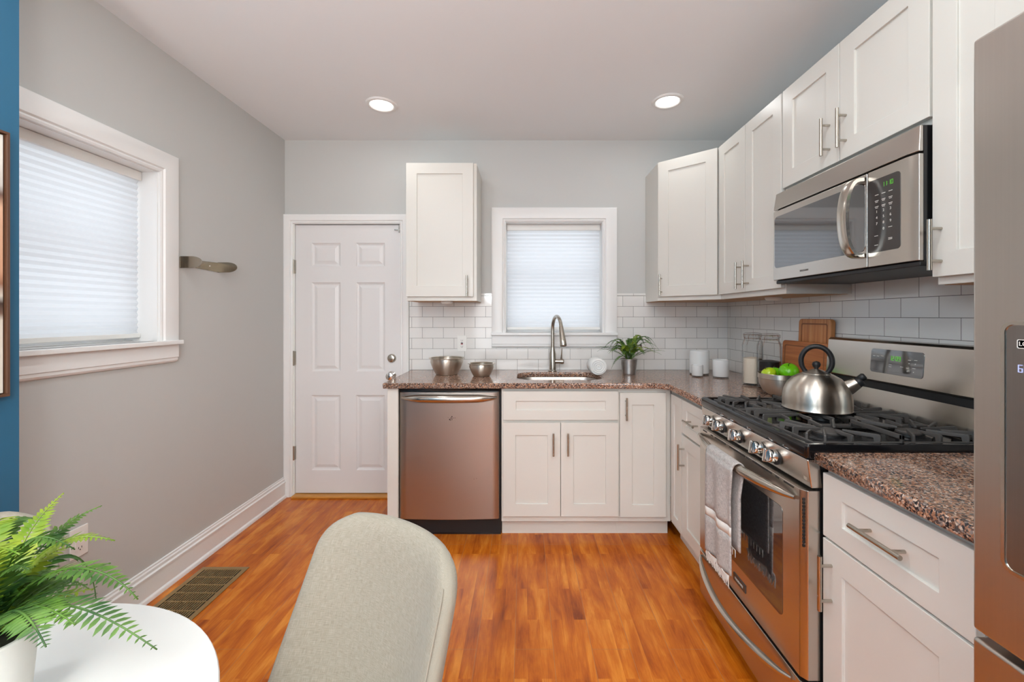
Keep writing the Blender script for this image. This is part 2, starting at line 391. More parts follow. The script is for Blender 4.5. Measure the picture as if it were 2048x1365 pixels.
SEG7 = {'0': 'abcdef', '1': 'bc', '2': 'abged', '3': 'abgcd', '4': 'fgbc', '5': 'afgcd', '6': 'afgedc', '7': 'abc', '8': 'abcdefg', '9': 'abcdfg'}
def seven_seg(txt, hgt, mtx):
    mb = MB(); wd = hgt*.5; t = hgt*.08; x = 0
    S = {'a': (0, wd, hgt-t, hgt), 'g': (0, wd, hgt/2-t/2, hgt/2+t/2), 'd': (0, wd, 0, t),
         'f': (0, t, hgt/2, hgt), 'b': (wd-t, wd, hgt/2, hgt), 'e': (0, t, 0, hgt/2), 'c': (wd-t, wd, 0, hgt/2)}
    for ch in txt:
        if ch == ':':
            for zz in (.3, .65): mb.box(x, x+t, hgt*zz, hgt*zz+t, 0, .0006, mtx)
            x += t*3
        else:
            for k in SEG7[ch]:
                a, b, c, d = S[k]; mb.box(x+a, x+b, c, d, 0, .0006, mtx)
            x += wd+t*2.4
    return mb

def shaker(P0, u, n, wd, ht, stile, thick=.019, recess=.008, rail=None, name='door', parent=None):
    """panel front with recessed centre. P0: lower corner on the FRONT surface, u: width dir, n: outward normal"""
    rail = rail or stile
    u = Vector(u).normalized(); n = Vector(n).normalized(); v = Vector((0, 0, 1)); P0 = Vector(P0)
    def P(a, b, d): return P0+u*a+v*b-n*d
    mb = MB()
    def rect(a0, a1, b0, b1, d): return [P(a0, b0, d), P(a1, b0, d), P(a1, b1, d), P(a0, b1, d)]
    mb.loft([rect(0, wd, 0, ht, thick), rect(0, wd, 0, ht, 0), rect(stile, wd-stile, rail, ht-rail, 0),
             rect(stile, wd-stile, rail, ht-rail, recess)])
    return mb.build(name, M['cabinet'], parent, bevel=.0015)
def bar_handle(C, along, n, length, parent, r=.006, stand=.034, mat='nickel'):
    C = Vector(C); a = Vector(along).normalized(); n = Vector(n).normalized()
    mb = MB(); B = C+n*stand
    mb.tube([B-a*length/2, B+a*length/2], r, 14)
    for sgn in (-1, 1):
        q = C+a*sgn*length*.32
        mb.tube([q-n*.0005, q+n*stand], r*.75, 10)
    return mb.build('handle', M[mat], parent, smooth=True)

# ------------------------------------------------------------------ room
XL, XR, YB = -1.784, 1.522, 3.17
XN, YN, YF = -1.60, 1.347, -3.2        # blue wall plane, where it ends, wall behind the camera
T = .22
WX0, WX1, WZ0, WZ1 = -.138, .588, 1.222, 2.048          # back window opening
LY0, LY1 = 1.452, 2.07                                     # left window opening
DX0, DX1, DZ1 = -1.725, -.915, 2.04                       # door opening
EX = 2.2                                                  # dining end right side
def wall(name, pieces, mat):
    mb = MB()
    for p in pieces: mb.box(*p)
    return struct(mb.build(name, mat))
struct(MB().box(XL-T, XR+T, YF-T, YB+T, -.06, 0).build('floor', M['floor']))
struct(MB().box(XL-T, XR+T, YF-T, YB+T, CEIL, CEIL+.08).build('ceiling', M['ceiling']))
wall('wall_back', [(XL-T, DX0, YB, YB+T, 0, CEIL), (DX0, DX1, YB, YB+T, DZ1, CEIL), (DX1, WX0, YB, YB+T, 0, CEIL),
                   (WX0, WX1, YB, YB+T, 0, WZ0-.0205), (WX0, WX1, YB, YB+T, WZ1, CEIL), (WX1, XR, YB, YB+T, 0, CEIL)], M['wall'])
wall('wall_left', [(XL-T, XL, YN-.1, LY0, 0, CEIL), (XL-T, XL, LY1, YB, 0, CEIL), (XL-T, XL, LY0, LY1, 0, WZ0-.0205), (XL-T, XL, LY0, LY1, WZ1, CEIL)], M['wall'])
wall('wall_right', [(XR, XR+T, YF-T, YB+T, 0, CEIL)], M['wall'])
wall('wall_left_near', [(XL-T, XN, YF, YN, 0, CEIL)], M['blue'])
wall('wall_front', [(XL-T, -1.15, YF-T, YF, 0, CEIL), (1.15, XR, YF-T, YF, 0, CEIL), (-1.15, 1.15, YF-T, YF, 0, .6), (-1.15, 1.15, YF-T, YF, 2.3, CEIL)], M['wall'])

# baseboards: profile (distance from wall, z)
BP = [(0, 0), (.028, 0), (.028, .006), (.024, .016), (.018, .02), (.016, .022), (.016, .108), (.020, .110), (.020, .118), (.013, .124), (.013, .137), (.008, .143), (.008, .150), (0, .152)]
def baseboard(name, p0, p1, n):
    p0, p1, n = Vector(p0), Vector(p1), Vector(n)
    mb = MB(); mb.loft([[p+n*d+Vector((0, 0, z)) for d, z in BP] for p in (p0, p1)])
    return struct(mb.build(name, M['trim'], smooth=True, angle=25))
baseboard('baseboard_left', (XL, YN, 0), (XL, YB, 0), (1, 0, 0))
baseboard('baseboard_left_near', (XN, YF, 0), (XN, YN, 0), (1, 0, 0))

# door with casing
door = bpy.data.objects.new('door_1', None); COL.objects.link(door); door.location = (DX0, YB, 0); OFF[door.name] = Vector(door.location); struct(door)
SX0, SX1, SZ0, SZ1, SY = -1.709, -.928, .02, 2.026, YB+.012
def slab(parent):
    X = [SX0]; mb = MB(); bm = mb.bm
    cols = [(SX0+.118, SX0+.335), (SX0+.452, SX0+.668)]
    rows = [(.19, .752), (.93, 1.597), (1.716, 1.893)]
    xs = sorted({SX0, SX1, *[c for p in cols for c in p]}); zs = sorted({SZ0, SZ1, *[c for p in rows for c in p]})
    g = {(x, z): bm.verts.new((x, SY, z)) for x in xs for z in zs}
    for i in range(len(xs)-1):
        for j in range(len(zs)-1):
            a, b, c, d = g[xs[i], zs[j]], g[xs[i+1], zs[j]], g[xs[i+1], zs[j+1]], g[xs[i], zs[j+1]]
            if (xs[i], xs[i+1]) in cols and (zs[j], zs[j+1]) in rows:
                prev = [a, b, c, d]
                for ins, dep in ((.006, .006), (.016, .011), (.020, .011), (.042, .003), (.046, .003)):
                    x0, x1, z0, z1 = xs[i]+ins, xs[i+1]-ins, zs[j]+ins, zs[j+1]-ins
                    cur = [bm.verts.new((x, SY+dep, z)) for x, z in ((x0, z0), (x1, z0), (x1, z1), (x0, z1))]
                    for k in range(4): bm.faces.new((prev[k], prev[(k+1) % 4], cur[(k+1) % 4], cur[k]))
                    prev = cur
                bm.faces.new(prev)
            else: bm.faces.new((a, b, c, d))
    mb.box(SX0, SX1, SY+.0125, SY+.04, SZ0, SZ1)
    for x0, x1, z0, z1 in ((SX0, SX0+.004, SZ0, SZ1), (SX1-.004, SX1, SZ0, SZ1)): mb.box(x0, x1, SY+.0001, SY+.02, z0, z1)
    return mb.build('door_slab', M['doorp'], parent)
slab(door)
def casing(mb, x0, x1, z1, wd, bottom=0, y=YB):   # U-shaped moulding: inner edge rectangle x0..x1, top z1 ; section (offset from inner edge, protrusion)
    sec = [(0, 0), (0, .012), (.008, .016), (.016, .012), (.022, .02), (.03, .022), (wd-.01, .024), (wd, .02), (wd, 0)]
    path = [((x0, bottom), (-1, 0)), ((x0, z1), (-1, 1)), ((x1, z1), (1, 1)), ((x1, bottom), (1, 0))]
    mb.loft([[(px+dx*o, y-pr, pz+dz*o) for o, pr in sec] for (px, pz), (dx, dz) in path])
mb = MB(); casing(mb, DX0+.006, DX1-.006, DZ1-.006, .066)
mb.build('door_casing', M['trim'], door, smooth=True, angle=25)
mb = MB()
mb.box(DX0, SX0-.002, YB-.002, YB+T-.01, 0, DZ1); mb.box(SX1+.002, DX1, YB-.002, YB+T-.01, 0, DZ1); mb.box(DX0, DX1, YB-.002, YB+T-.01, SZ1+.005, DZ1)
mb.box(SX0-.002, SX1+.002, SY+.042, YB+T-.01, 0, DZ1)
mb.build('door_jamb', M['trim'], door)
MB().box(DX0+.01, DX1, YB-.045, YB+.03, 0.0, .015).build('threshold', M['oakstrip'], door, bevel=.004)
MB().box(SX0, SX1, SY+.012, SY+.036, .0155, SZ0-.0005).build('door_gap_shade', M['blackm'], door)  # dark strip put in for the shade of the gap under the door
for z0, z1 in ((1.66, 1.765), (.975, 1.085), (.27, .375)):
    mb = MB(); mb.tube([(SX0-.008, YB-.004, z0), (SX0-.008, YB-.004, z1)], .0065, 10); mb.box(SX0-.012, SX0+.004, YB-.001, YB+.010, z0+.003, z1-.003)
    mb.build('hinge', M['nickel'], door, smooth=True)
kx = (781-1048)*3.15/850; kz = CAMZ-(718-633)*3.15/850
MB().lathe([(.033, 0), (.033, .006), (.027, .018), (.022, .021), (0, .021)], (kx, SY, kz), 28, (0, -1, 0)).build('deadbolt', M['nickel'], door, smooth=True)
MB().box(kx-.014, kx+.014, SY-.036, SY-.02, kz-.0035, kz+.0035).build('thumb_turn', M['nickel'], bpy.data.objects['deadbolt'], bevel=.002)
kz2 = .9
MB().lathe([(.033, 0), (.033, .005), (.022, .012), (.012, .018), (.011, .034), (.024, .04), (.029, .052), (.026, .064), (.012, .069), (0, .069)], (kx, SY, kz2), 28, (0, -1, 0)).build('door_knob', M['chrome'], door, smooth=True)
mb = MB(); mb.box(-.968, -.925, SY-.012, SY-.002, 1.985, 1.993); mb.box(-.936, -.929, SY-.014, SY-.002, 1.968, 2.02); mb.build('door_latch', M['nickel'], door)

# windows
def blind_profile(z0, z1, pitch, d):
    n = int(round((z1-z0)/pitch)); pts = []
    for i in range(n*2+1): pts.append((z0+(z1-z0)*i/(n*2), d if i % 2 else 0))
    return pts
def make_window(name, mtx, wd, label_room):
    """local frame: x across 0..wd, y into the wall, z world height; mtx maps to world"""
    root = bpy.data.objects.new(name, None); COL.objects.link(root); root.matrix_world = mtx; struct(root)
    def B(mb, nm, mat, parent=root, **k): return mb.build(nm, mat, parent, local=True, **k)
    mb = MB(); casing(mb, 0, wd, WZ1, .102, WZ0, 0); B(mb, 'window_casing', M['trim'], smooth=True, angle=25)
    mb = MB(); mb.box(-.105, wd+.105, -.045, .03, WZ0-.02, WZ0); mb.box(0, wd, .0, .12, WZ0-.02, WZ0); B(mb, 'window_sill', M['trim'], bevel=.003)
    sec = [(0, WZ0-.02), (-.022, WZ0-.02), (-.022, WZ0-.085), (-.017, WZ0-.088), (-.017, WZ0-.1), (-.012, WZ0-.108), (0, WZ0-.112)]
    mb = MB(); mb.loft([[(x, y, z) for y, z in sec] for x in (-.1, wd+.1)]); B(mb, 'window_apron', M['trim'], smooth=True, angle=20)
    mb = MB()   # jamb liner
    t = .004
    mb.box(0, t, 0, T, WZ0, WZ1); mb.box(wd-t, wd, 0, T, WZ0, WZ1); mb.box(t, wd-t, 0, T, WZ1-t, WZ1); mb.box(t, wd-t, .12, T, WZ0-.02, WZ0+.004)
    B(mb, 'window_jamb', M['trim'])
    mid = (WZ0+WZ1)/2-.01
    for nm, z0, z1, y in (('window_sash', mid-.02, WZ1-t, .185), ('window_sash', WZ0, mid+.02, .16)):
        mb = MB(); s_ = .035
        mb.box(t, t+s_, y, y+.022, z0, z1); mb.box(wd-t-s_, wd-t, y, y+.022, z0, z1); mb.box(t+s_, wd-t-s_, y, y+.022, z0, z0+s_+.01); mb.box(t+s_, wd-t-s_, y, y+.022, z1-s_, z1)
        so = B(mb, nm, M['trim'])
        B(MB().box(t+s_, wd-t-s_, y+.009, y+.012, z0+s_+.01, z1-s_), 'window_pane', M['pane'], so)
    return root
def make_blind(mtx, wd, label):
    root = thing('cellular_shade', label, 'window shade'); root.matrix_world = mtx; OFF[root.name] = Vector()
    B = lambda mb, nm, mat, **k: mb.build(nm, mat, root, local=True, **k)
    g = .006
    B(MB().box(g, wd-g, .072, .122, WZ1-.048, WZ1-.005), 'head_rail', M['wplastic'], bevel=.002)
    pr = blind_profile(WZ0+.038, WZ1-.048, .0295, .008)
    mb = MB()
    a = [(g+.004, .086+d, z) for z, d in pr]; b = [(wd-g-.004, .086+d, z) for z, d in pr]
    a2 = [(g+.004, .106-d, z) for z, d in reversed(pr)]; b2 = [(wd-g-.004, .106-d, z) for z, d in reversed(pr)]
    mb.loft([a, b], False, False)
    B(mb, 'pleated_fabric', M['blind'])
    B(MB().box(g, wd-g, .078, .112, WZ0+.018, WZ0+.038), 'bottom_rail', M['wplastic'], bevel=.002)
    return root
mB = Matrix.Translation((WX0, YB, 0))
mL = Matrix.Translation((XL, LY0, 0)) @ Matrix.Rotation(PI/2, 4, 'Z')
make_window('window_1', mB, WX1-WX0, 'back'); make_window('window_2', mL, LY1-LY0, 'left')
make_blind(mB, WX1-WX0, 'white pleated cellular shade in the small window above the sink')
make_blind(mL, LY1-LY0, 'white pleated cellular shade in the window on the left grey wall')
# unseen window added behind the camera to bring in light
w3 = bpy.data.objects.new('added_rear_window', None); COL.objects.link(w3); struct(w3); w3.location = (-1.15, YF, 0); OFF[w3.name] = Vector(w3.location)
mb = MB()
for a in ((-1.25, -1.15, .5, 2.4), (1.15, 1.25, .5, 2.4), (-1.15, 1.15, 2.3, 2.4), (-1.15, 1.15, .5, .6), (-.03, .03, .6, 2.3), (-1.15, -.03, 1.42, 1.47), (.03, 1.15, 1.42, 1.47)):
    mb.box(a[0], a[1], YF-.02, YF+.02, a[2], a[3])
mb.build('window_frame', M['trim'], w3)
MB().box(-1.15, 1.15, YF-.1, YF-.095, .6, 2.3).build('window_pane', M['pane'], w3)

# ------------------------------------------------------------------ backsplash
mb = MB(); sy0 = YB-.0085
for a in ((-.852, -.240, .944, 1.497), (-.240, .692, .944, 1.107), (.692, XR-.009, .944, 1.497)):
    mb.box(a[0], a[1], sy0, YB-.0005, a[2], a[3])
for a in ((-.852, -.240), (.692, XR-.009)): mb.box(a[0], a[1], sy0-.002, YB-.0005, 1.498, 1.513)
tag(mb.build('backsplash', M['tile_back']), 'white subway tile backsplash with dark grout along the sink wall', 'backsplash')
mb = MB(); mb.box(XR-.0085, XR-.0005, .69, YB-.009, .944, 1.62)
tag(mb.build('backsplash', M['tile_right']), 'white subway tile backsplash on the right wall behind the range', 'backsplash')

# ------------------------------------------------------------------ ceiling lights
def can(x, y, label):
    t = thing('recessed_light', label, 'ceiling light', (x, y, CEIL), 0, 'recessed ceiling lights')
    MB().lathe([(.068, 0), (.068, -.006), (.074, -.010), (.088, -.009), (.094, -.003), (.094, 0)], (x, y, CEIL), 40, closed_bottom=False).build('trim_ring', M['trim'], t, smooth=True)
    MB().lathe([(.067, -.001), (.067, -.004), (0, -.004)], (x, y, CEIL), 40).build('lens', M['lamp'], t)
labs = ['round recessed ceiling light over the floor in front of the door and dishwasher', 'round recessed ceiling light nearest the corner cabinet on the right']
for i, (x, y) in enumerate(CANS):
    can(x, y, labs[i] if i < 2 else 'round recessed ceiling light added out of view as fill over the dining end')

for (x, y), lb in zip(FILL_TORCH, ('tall fill lamp added behind the camera on the blue wall side', 'tall fill lamp added behind the camera near the middle of the dining end')):
    fl = thing('added_floor_lamp', lb, 'lamp', (x, y, 0))  # body for the added uplight, out of view
    MB().lathe([(.13, 0), (.13, .02), (.02, .03), (0, .03)], (x, y, 0), 32).build('base', M['nickel'], fl, smooth=True)
    MB().tube([(x, y, .03), (x, y, 1.66)], .012, 12).build('pole', M['nickel'], fl, smooth=True)
    MB().lathe([(.02, 1.66), (.10, 1.69), (.17, 1.76), (.18, 1.79), (.165, 1.78), (.09, 1.71), (0, 1.69)], (x, y, 0), 32).build('lamp_shade', M['wplastic'], fl, smooth=True)
pn = thing('added_pendant', 'bare globe pendant added as fill over the dining end behind the camera', 'ceiling light', (-.45, -.25, 1.97))  # fitting built around the added fill light
MB().tube([(-.45, -.25, 1.97), (-.45, -.25, CEIL-.02)], .004, 8).build('cord', M['blackm'], pn)
MB().lathe([(.06, 0), (.06, -.02), (0, -.02)], (-.45, -.25, CEIL), 24).build('canopy', M['nickel'], pn)
MB().lathe([(.05, .23), (.02, .25), (.02, .27), (0, .27)], (-.45, -.25, 1.72), 24).build('cap', M['nickel'], pn)
# ------------------------------------------------------------------ countertops
CZ, CT = .944, .034
def rrect(x0, x1, y0, y1, r, n=8):
    pts = []
    for cx, cy, a0 in ((x1-r, y1-r, 0), (x0+r, y1-r, 90), (x0+r, y0+r, 180), (x1-r, y0+r, 270)):
        for k in range(n+1):
            a = math.radians(a0+90*k/n); pts.append((cx+r*math.cos(a), cy+r*math.sin(a)))
    return pts
def slab_curve(name, outer, holes, z0, z1, bev, mat):
    c = bpy.data.curves.new(name, 'CURVE'); c.dimensions = '2D'; c.fill_mode = 'BOTH'
    for poly in [outer]+holes:
        s = c.splines.new('POLY'); s.points.add(len(poly)-1); s.use_cyclic_u = True
        for p, q in zip(s.points, poly): p.co = (q[0], q[1], 0, 1)
    c.extrude = (z1-z0)/2-bev; c.bevel_depth = bev; c.bevel_resolution = 3; c.offset = -bev
    t = bpy.data.objects.new('tmp', c); COL.objects.link(t); bpy.context.view_layer.update()
    me = bpy.data.meshes.new_from_object(t.evaluated_get(bpy.context.evaluated_depsgraph_get())); bpy.data.objects.remove(t)
    me.transform(Matrix.Translation((0, 0, (z0+z1)/2))); me.materials.clear(); me.materials.append(mat); me.name = name
    o = bpy.data.objects.new(name, me); COL.objects.link(o); return o
YC = 2.533
sink_hole = rrect(-.045, .505, 2.665, 3.025, .11)
outer = [(-.842, YC), (.79, YC), (.80, YC-.002), (.845, YC-.045), (.85, YC-.055), (.85, 2.003), (XR-.0095, 2.003), (XR-.0095, YB-.0095), (-.842, YB-.0095)]
co = slab_curve('countertop', outer, [sink_hole], CZ-CT, CZ, .006, M['granite'])
tag(co, 'polished brown speckled granite countertop in an L shape around the sink', 'countertop')
co = slab_curve('countertop', [(.851, .70), (XR-.0095, .70), (XR-.0095, 1.246), (.851, 1.246)], [], CZ-CT, CZ, .006, M['granite'])
tag(co, 'short brown speckled granite countertop between the range and the fridge', 'countertop')
# sink
sk = thing('sink', 'stainless steel undermount sink set in the granite below the window', 'sink', (.23, 2.845, CZ-CT-.19))
rings = []
for (ex, z, r) in ((.022, CZ-CT-.001, .12), (.004, CZ-CT-.001, .112), (0, CZ-CT-.012, .11), (-.008, CZ-CT-.15, .10), (-.03, CZ-CT-.18, .08), (-.10, CZ-CT-.188, .05)):
    rings.append([(x, y, z) for x, y in rrect(-.045-ex, .505+ex, 2.665-ex, 3.025+ex, r)])
mb = MB(); R = mb.loft(rings, False); mb.bm.faces.new(R[-1]); mb.build('basin', M['steel_h'], sk, smooth=True)
MB().lathe([(.04, 0), (.04, .003), (.03, .002), (.02, -.002), (0, -.002)], (.23, 2.845, CZ-CT-.187), 24).build('drain', M['chrome'], sk, smooth=True)
# faucet
fx, fy = .208, 3.085
fc = thing('faucet', 'brushed nickel pull-down gooseneck faucet standing behind the sink', 'faucet', (fx, fy, CZ))
MB().lathe([(.03, 0), (.03, .006), (.0245, .012), (.0235, .125), (.02, .14), (.0145, .165), (.0135, .172), (0, .172)], (fx, fy, CZ), 32).build('body', M['nickel'], fc, smooth=True)
d = Vector((.045, -.19, 0)); neck = [Vector((fx, fy, CZ+.165)), Vector((fx, fy, CZ+.22)), Vector((fx, fy, CZ+.29))]
for k in range(0, 13):
    a = PI*k/12*.93
    neck.append(Vector((fx, fy, CZ+.31))+d*(1-math.cos(a))*.5+Vector((0, 0, math.sin(a)*.088)))
MB().tube(neck, .0125, 16).build('gooseneck', M['nickel'], fc, smooth=True)
e = neck[-1]; dr = (neck[-1]-neck[-2]).normalized()
MB().tube([e-dr*.004, e+dr*.01, e+dr*.05, e+dr*.10, e+dr*.135, e+dr*.14], [.0135, .0155, .018, .0215, .0235, .021], 20).build('spray_head', M['nickel'], fc, smooth=True)
vz = CZ+.072
vl = MB().lathe([(.016, 0), (.016, .036), (.0195, .037), (.0195, .058), (.014, .064), (0, .064)], (fx+.018, fy, vz), 24, (1, -.1, 0)).build('valve', M['nickel'], fc, smooth=True)
MB().tube([(fx+.062, fy-.004, vz+.01), (fx+.064, fy-.012, vz+.05), (fx+.066, fy-.016, vz+.095), (fx+.067, fy-.017, vz+.105)], [.0075, .0055, .0045, .003], 12).build('lever', M['nickel'], fc, smooth=True)

# ------------------------------------------------------------------ base cabinets
FY = 2.556     # front of doors on the back run
FX = .872      # front of doors on the right run
def body_back(root, x0, x1, kick=True):
    mb = MB(); mb.box(x0, x1, FY+.0205, YB-.002, .10, CZ-CT-.002); mb.build('body', M['cabinet'], root)
    if kick: MB().box(x0, x1, FY+.075, YB-.002, 0, .0995).build('toe_kick', M['cabinet'], root)
# end panel
ep = thing('end_panel', 'narrow white cabinet end panel left of the dishwasher', 'cabinet panel', (-.79, FY, 0))
MB().box(-.822, -.757, FY, FY+.022, 0, CZ-CT-.002).build('front_filler', M['cabinet'], ep, bevel=.0015)
MB().box(-.822, -.806, FY+.0225, YB-.05, 0, CZ-CT-.002).build('side_board', M['cabinet'], ep)
# dishwasher
dw = thing('dishwasher', 'stainless steel dishwasher under the counter with bowed handle', 'dishwasher', (-.445, FY, 0))
MB().box(-.752, -.14, FY+.06, YB-.06, .012, CZ-CT-.004).build('tub', M['blackm'], dw)
mb = MB(); D0, D1 = -.751, -.150
pts = [(D0, FY+.058), (D0, FY+.012), (D0+.01, FY+.004)]+[(D0+.01+(D1-D0-.02)*k/16, FY+.004-.012*math.sin(PI*k/16)) for k in range(1, 16)]+[(D1-.01, FY+.004), (D1, FY+.012), (D1, FY+.058)]
mb.prism(pts, .12, .886); dd = mb.build('door', M['steel_h'], dw, bevel=.003, smooth=True)
MB().box(-.751, -.142, FY+.02, FY+.058, .8865, .903).build('control_strip', M['black'], dw)
MB().box(-.752, -.142, FY+.062, FY+.08, .0, .118).build('kick_plate', M['black'], dw)
def bow_handle(A, B, out, bow, rr, parent, name='handle', sag=0, n=20, flat=(1, 1), ends=.35, mat='steel_s'):
    A, B, out = Vector(A), Vector(B), Vector(out).normalized(); pts = []; rs = []
    for k in range(n+1):
        t = k/n; s_ = math.sin(PI*t)**.75 if 0 < t < 1 else 0
        pts.append(A.lerp(B, t)+out*(bow*s_)+Vector((0, 0, -sag*s_))); rs.append(rr*(ends+(1-ends)*min(1, s_*1.6)))
    return MB().tube(pts, rs, 16, flat=flat).build(name, M[mat], parent, smooth=True)
bow_handle((-.735, FY+.006, .852), (-.165, FY+.006, .852), (0, -1, 0), .05, .023, dd)
for k in range(14):
    mb = MB(); sx = -.435+random.gauss(0, .012); sz = .728+random.gauss(0, .009); r_ = random.uniform(.0012, .0042)
    mb.lathe([(r_, 0), (0, .0004)], (sx, FY-.0082, sz), 6, (0, -1, 0)).build('scuff_mark', M['scuff'], dd)
for sx, sz in ((-.30, .365), (-.285, .369)): MB().lathe([(.0016, 0), (0, .0004)], (sx, FY-.0055, sz), 6, (0, -1, 0)).build('scuff_mark', M['scuff'], dd)
# sink cabinet
sc_ = thing('sink_cabinet', 'white double-door base cabinet under the sink with blank drawer front', 'cabinet', (.22, FY, 0))
mb = MB()
for a in ((-.136, -.118, FY+.0205, YB-.002, .10, CZ-CT-.002), (.553, .571, FY+.0205, YB-.002, .10, CZ-CT-.002), (-.118, .553, FY+.0205, YB-.002, .10, .118), (-.118, .553, YB-.012, YB-.002, .118, CZ-CT-.002),
          (-.118, .553, FY+.0205, FY+.04, .118, .16), (-.118, .553, FY+.0205, FY+.04, .69, .735), (-.118, .553, FY+.0205, FY+.04, .87, CZ-CT-.002), (.20, .24, FY+.0205, FY+.04, .16, .69)): mb.box(*a)
mb.build('body', M['cabinet'], sc_); MB().box(-.136, .571, FY+.075, YB-.002, 0, .0995).build('toe_kick', M['cabinet'], sc_)
shaker((-.126, FY, .718), (1, 0, 0), (0, -1, 0), .694, .174, .078, rail=.06, name='drawer_front', parent=sc_)
for x0, x1, hx in ((-.126, .2185, .175), (.2225, .568, .262)):
    dr_ = shaker((x0, FY, .137), (1, 0, 0), (0, -1, 0), x1-x0, .565, .076, parent=sc_)
    bar_handle((hx, FY, .578), (0, 0, 1), (0, -1, 0), .135, dr_)
# narrow cabinet
nc = thing('corner_base_cabinet', 'narrow white base cabinet between the sink cabinet and the inside corner', 'cabinet', (.72, FY, 0))
body_back(nc, .5715, .888)
dr_ = shaker((.577, FY, .133), (1, 0, 0), (0, -1, 0), .278, .75, .074, parent=nc)
bar_handle((.611, FY, .79), (0, 0, 1), (0, -1, 0), .135, dr_)
# right run cabinets
def right_cab(name, label, y0, y1):
    r = thing(name, label, 'cabinet', (FX, (y0+y1)/2, 0))
    MB().box(FX+.0205, XR-.002, y0, y1, .10, CZ-CT-.002).build('body', M['cabinet'], r)
    MB().box(FX+.075, XR-.002, y0, y1, 0, .0995).build('toe_kick', M['cabinet'], r)
    return r
c1 = right_cab('tall_door_cabinet', 'white base cabinet with one slim full-height door next to the inside corner', 2.353, FY+.018)
shaker((FX, FY-.03, .133), (0, -1, 0), (-1, 0, 0), FY-.03-2.358, .75, .05, parent=c1)
c2 = right_cab('drawer_cabinet', 'white base cabinet with drawer and door left of the range', 2.003, 2.352)
d_ = shaker((FX, 2.348, .70), (0, -1, 0), (-1, 0, 0), .34, .183, .06, rail=.05, name='drawer', parent=c2); bar_handle((FX, 2.178, .79), (0, 1, 0), (-1, 0, 0), .135, d_)
d_ = shaker((FX, 2.348, .133), (0, -1, 0), (-1, 0, 0), .34, .555, .07, parent=c2); bar_handle((FX, 2.312, .575), (0, 0, 1), (-1, 0, 0), .14, d_)
c3 = right_cab('drawer_cabinet', 'white base cabinet with drawer and door between the range and the fridge', .69, 1.246)
d_ = shaker((FX, 1.240, .706), (0, -1, 0), (-1, 0, 0), .42, .182, .074, rail=.055, name='drawer', parent=c3); bar_handle((FX, 1.022, .803), (0, 1, 0), (-1, 0, 0), .15, d_)
d_ = shaker((FX, 1.240, .133), (0, -1, 0), (-1, 0, 0), .42, .566, .074, parent=c3); bar_handle((FX, 1.205, .585), (0, 0, 1), (-1, 0, 0), .155, d_)

# ------------------------------------------------------------------ upper cabinets
UT, UB, DB = 2.380, 1.447, 1.475
ux = thing('wall_cabinet', 'white single-door wall cabinet above the two steel bowls', 'cabinet', (-.55, YB, UB))
MB().box(-.787, -.318, 2.862, YB-.001, UB, 2.372).build('body', M['cabinet'], ux, bevel=.001)
MB().box(-.785, -.320, 2.870, YB-.012, UB-.0015, UB-.0002).build('underside', M['cabunder'], ux)
d_ = shaker((-.789, 2.842, DB), (1, 0, 0), (0, -1, 0), .449, .895, .072, parent=ux)
bar_handle((-.378, 2.842, 1.545), (0, 0, 1), (0, -1, 0), .14, d_)
def puck(x, y, label, z=UB):
    mb = MB(); mb.lathe([(.042, 0), (.042, -.006), (.034, -.016), (0, -.018)], (x, y, z-.002), 24)
    return tag(mb.build('puck_light', M['wplastic'], smooth=True), label, 'light', 'under-cabinet puck lights')
puck(-.535, 2.95, 'small white puck light under the wall cabinet above the steel bowls')
UX = 1.19
cc = thing('corner_wall_cabinet', 'white corner wall cabinet with one angled door', 'cabinet', (1.2, 2.9, UB))
bx_ = XR-.0025; by_ = YB-.0025
PF = [(.905, 2.878), (1.203, 2.608)]
MB().prism([(.905, by_), (.905, 2.878), (1.208, 2.606), (bx_, 2.606), (bx_, by_)], UB, UT).build('body', M['cabinet'], cc, bevel=.001)
MB().prism([(.91, by_-.01), (.91, 2.882), (1.208, 2.612), (bx_-.01, 2.612), (bx_-.01, by_-.01)], UB-.0015, UB-.0002).build('underside', M['cabunder'], cc)
du = Vector((1.203-.905, 2.608-2.878, 0)); L_ = du.length; du.normalize(); dn = Vector((du.y, -du.x, 0))
if dn.y > 0: dn = -dn
p0 = Vector((.905, 2.878, DB))+du*.012+dn*.0205
d_ = shaker(p0, du, dn, L_-.022, UT-.004-DB, .07, parent=cc)
bar_handle(p0+du*.026+Vector((0, 0, .075)), (0, 0, 1), dn, .14, d_)
def upper_right(name, label, y0, y1, z0, db, doors, stile=.066):
    r = thing(name, label, 'cabinet', (UX, (y0+y1)/2, z0))
    MB().box(UX+.0205, XR-.0095, y0, y1, z0, UT).build('body', M['cabinet'], r, bevel=.001)
    MB().box(UX+.03, XR-.02, y0+.01, y1-.01, z0-.0015, z0-.0002).build('underside', M['cabunder'], r)
    for (a, b, hy) in doors:
        d_ = shaker((UX, a, db), (0, -1, 0), (-1, 0, 0), a-b, UT-.004-db, stile, parent=r)
        if hy: bar_handle((UX, hy, db+.09 if db < 1.6 else db+.11), (0, 0, 1), (-1, 0, 0), .145, d_)
    return r
upper_right('double_wall_cabinet', 'white two-door wall cabinet between the corner cabinet and the microwave', 1.962, 2.602, UB, DB, [(2.595, 2.290, 2.325), (2.286, 1.968, 2.252)])
upper_right('over_microwave_cabinet', 'short white two-door wall cabinet above the microwave', 1.2435, 1.960, 1.912, 1.93, [(1.956, 1.606, 1.655), (1.602, 1.248, 1.570)], .07)
upper_right('narrow_wall_cabinet', 'narrow white wall cabinet between the microwave and the fridge', 1.0, 1.2425, UB-.012, 1.457, [(1.239, 1.005, 1.212)], .07)
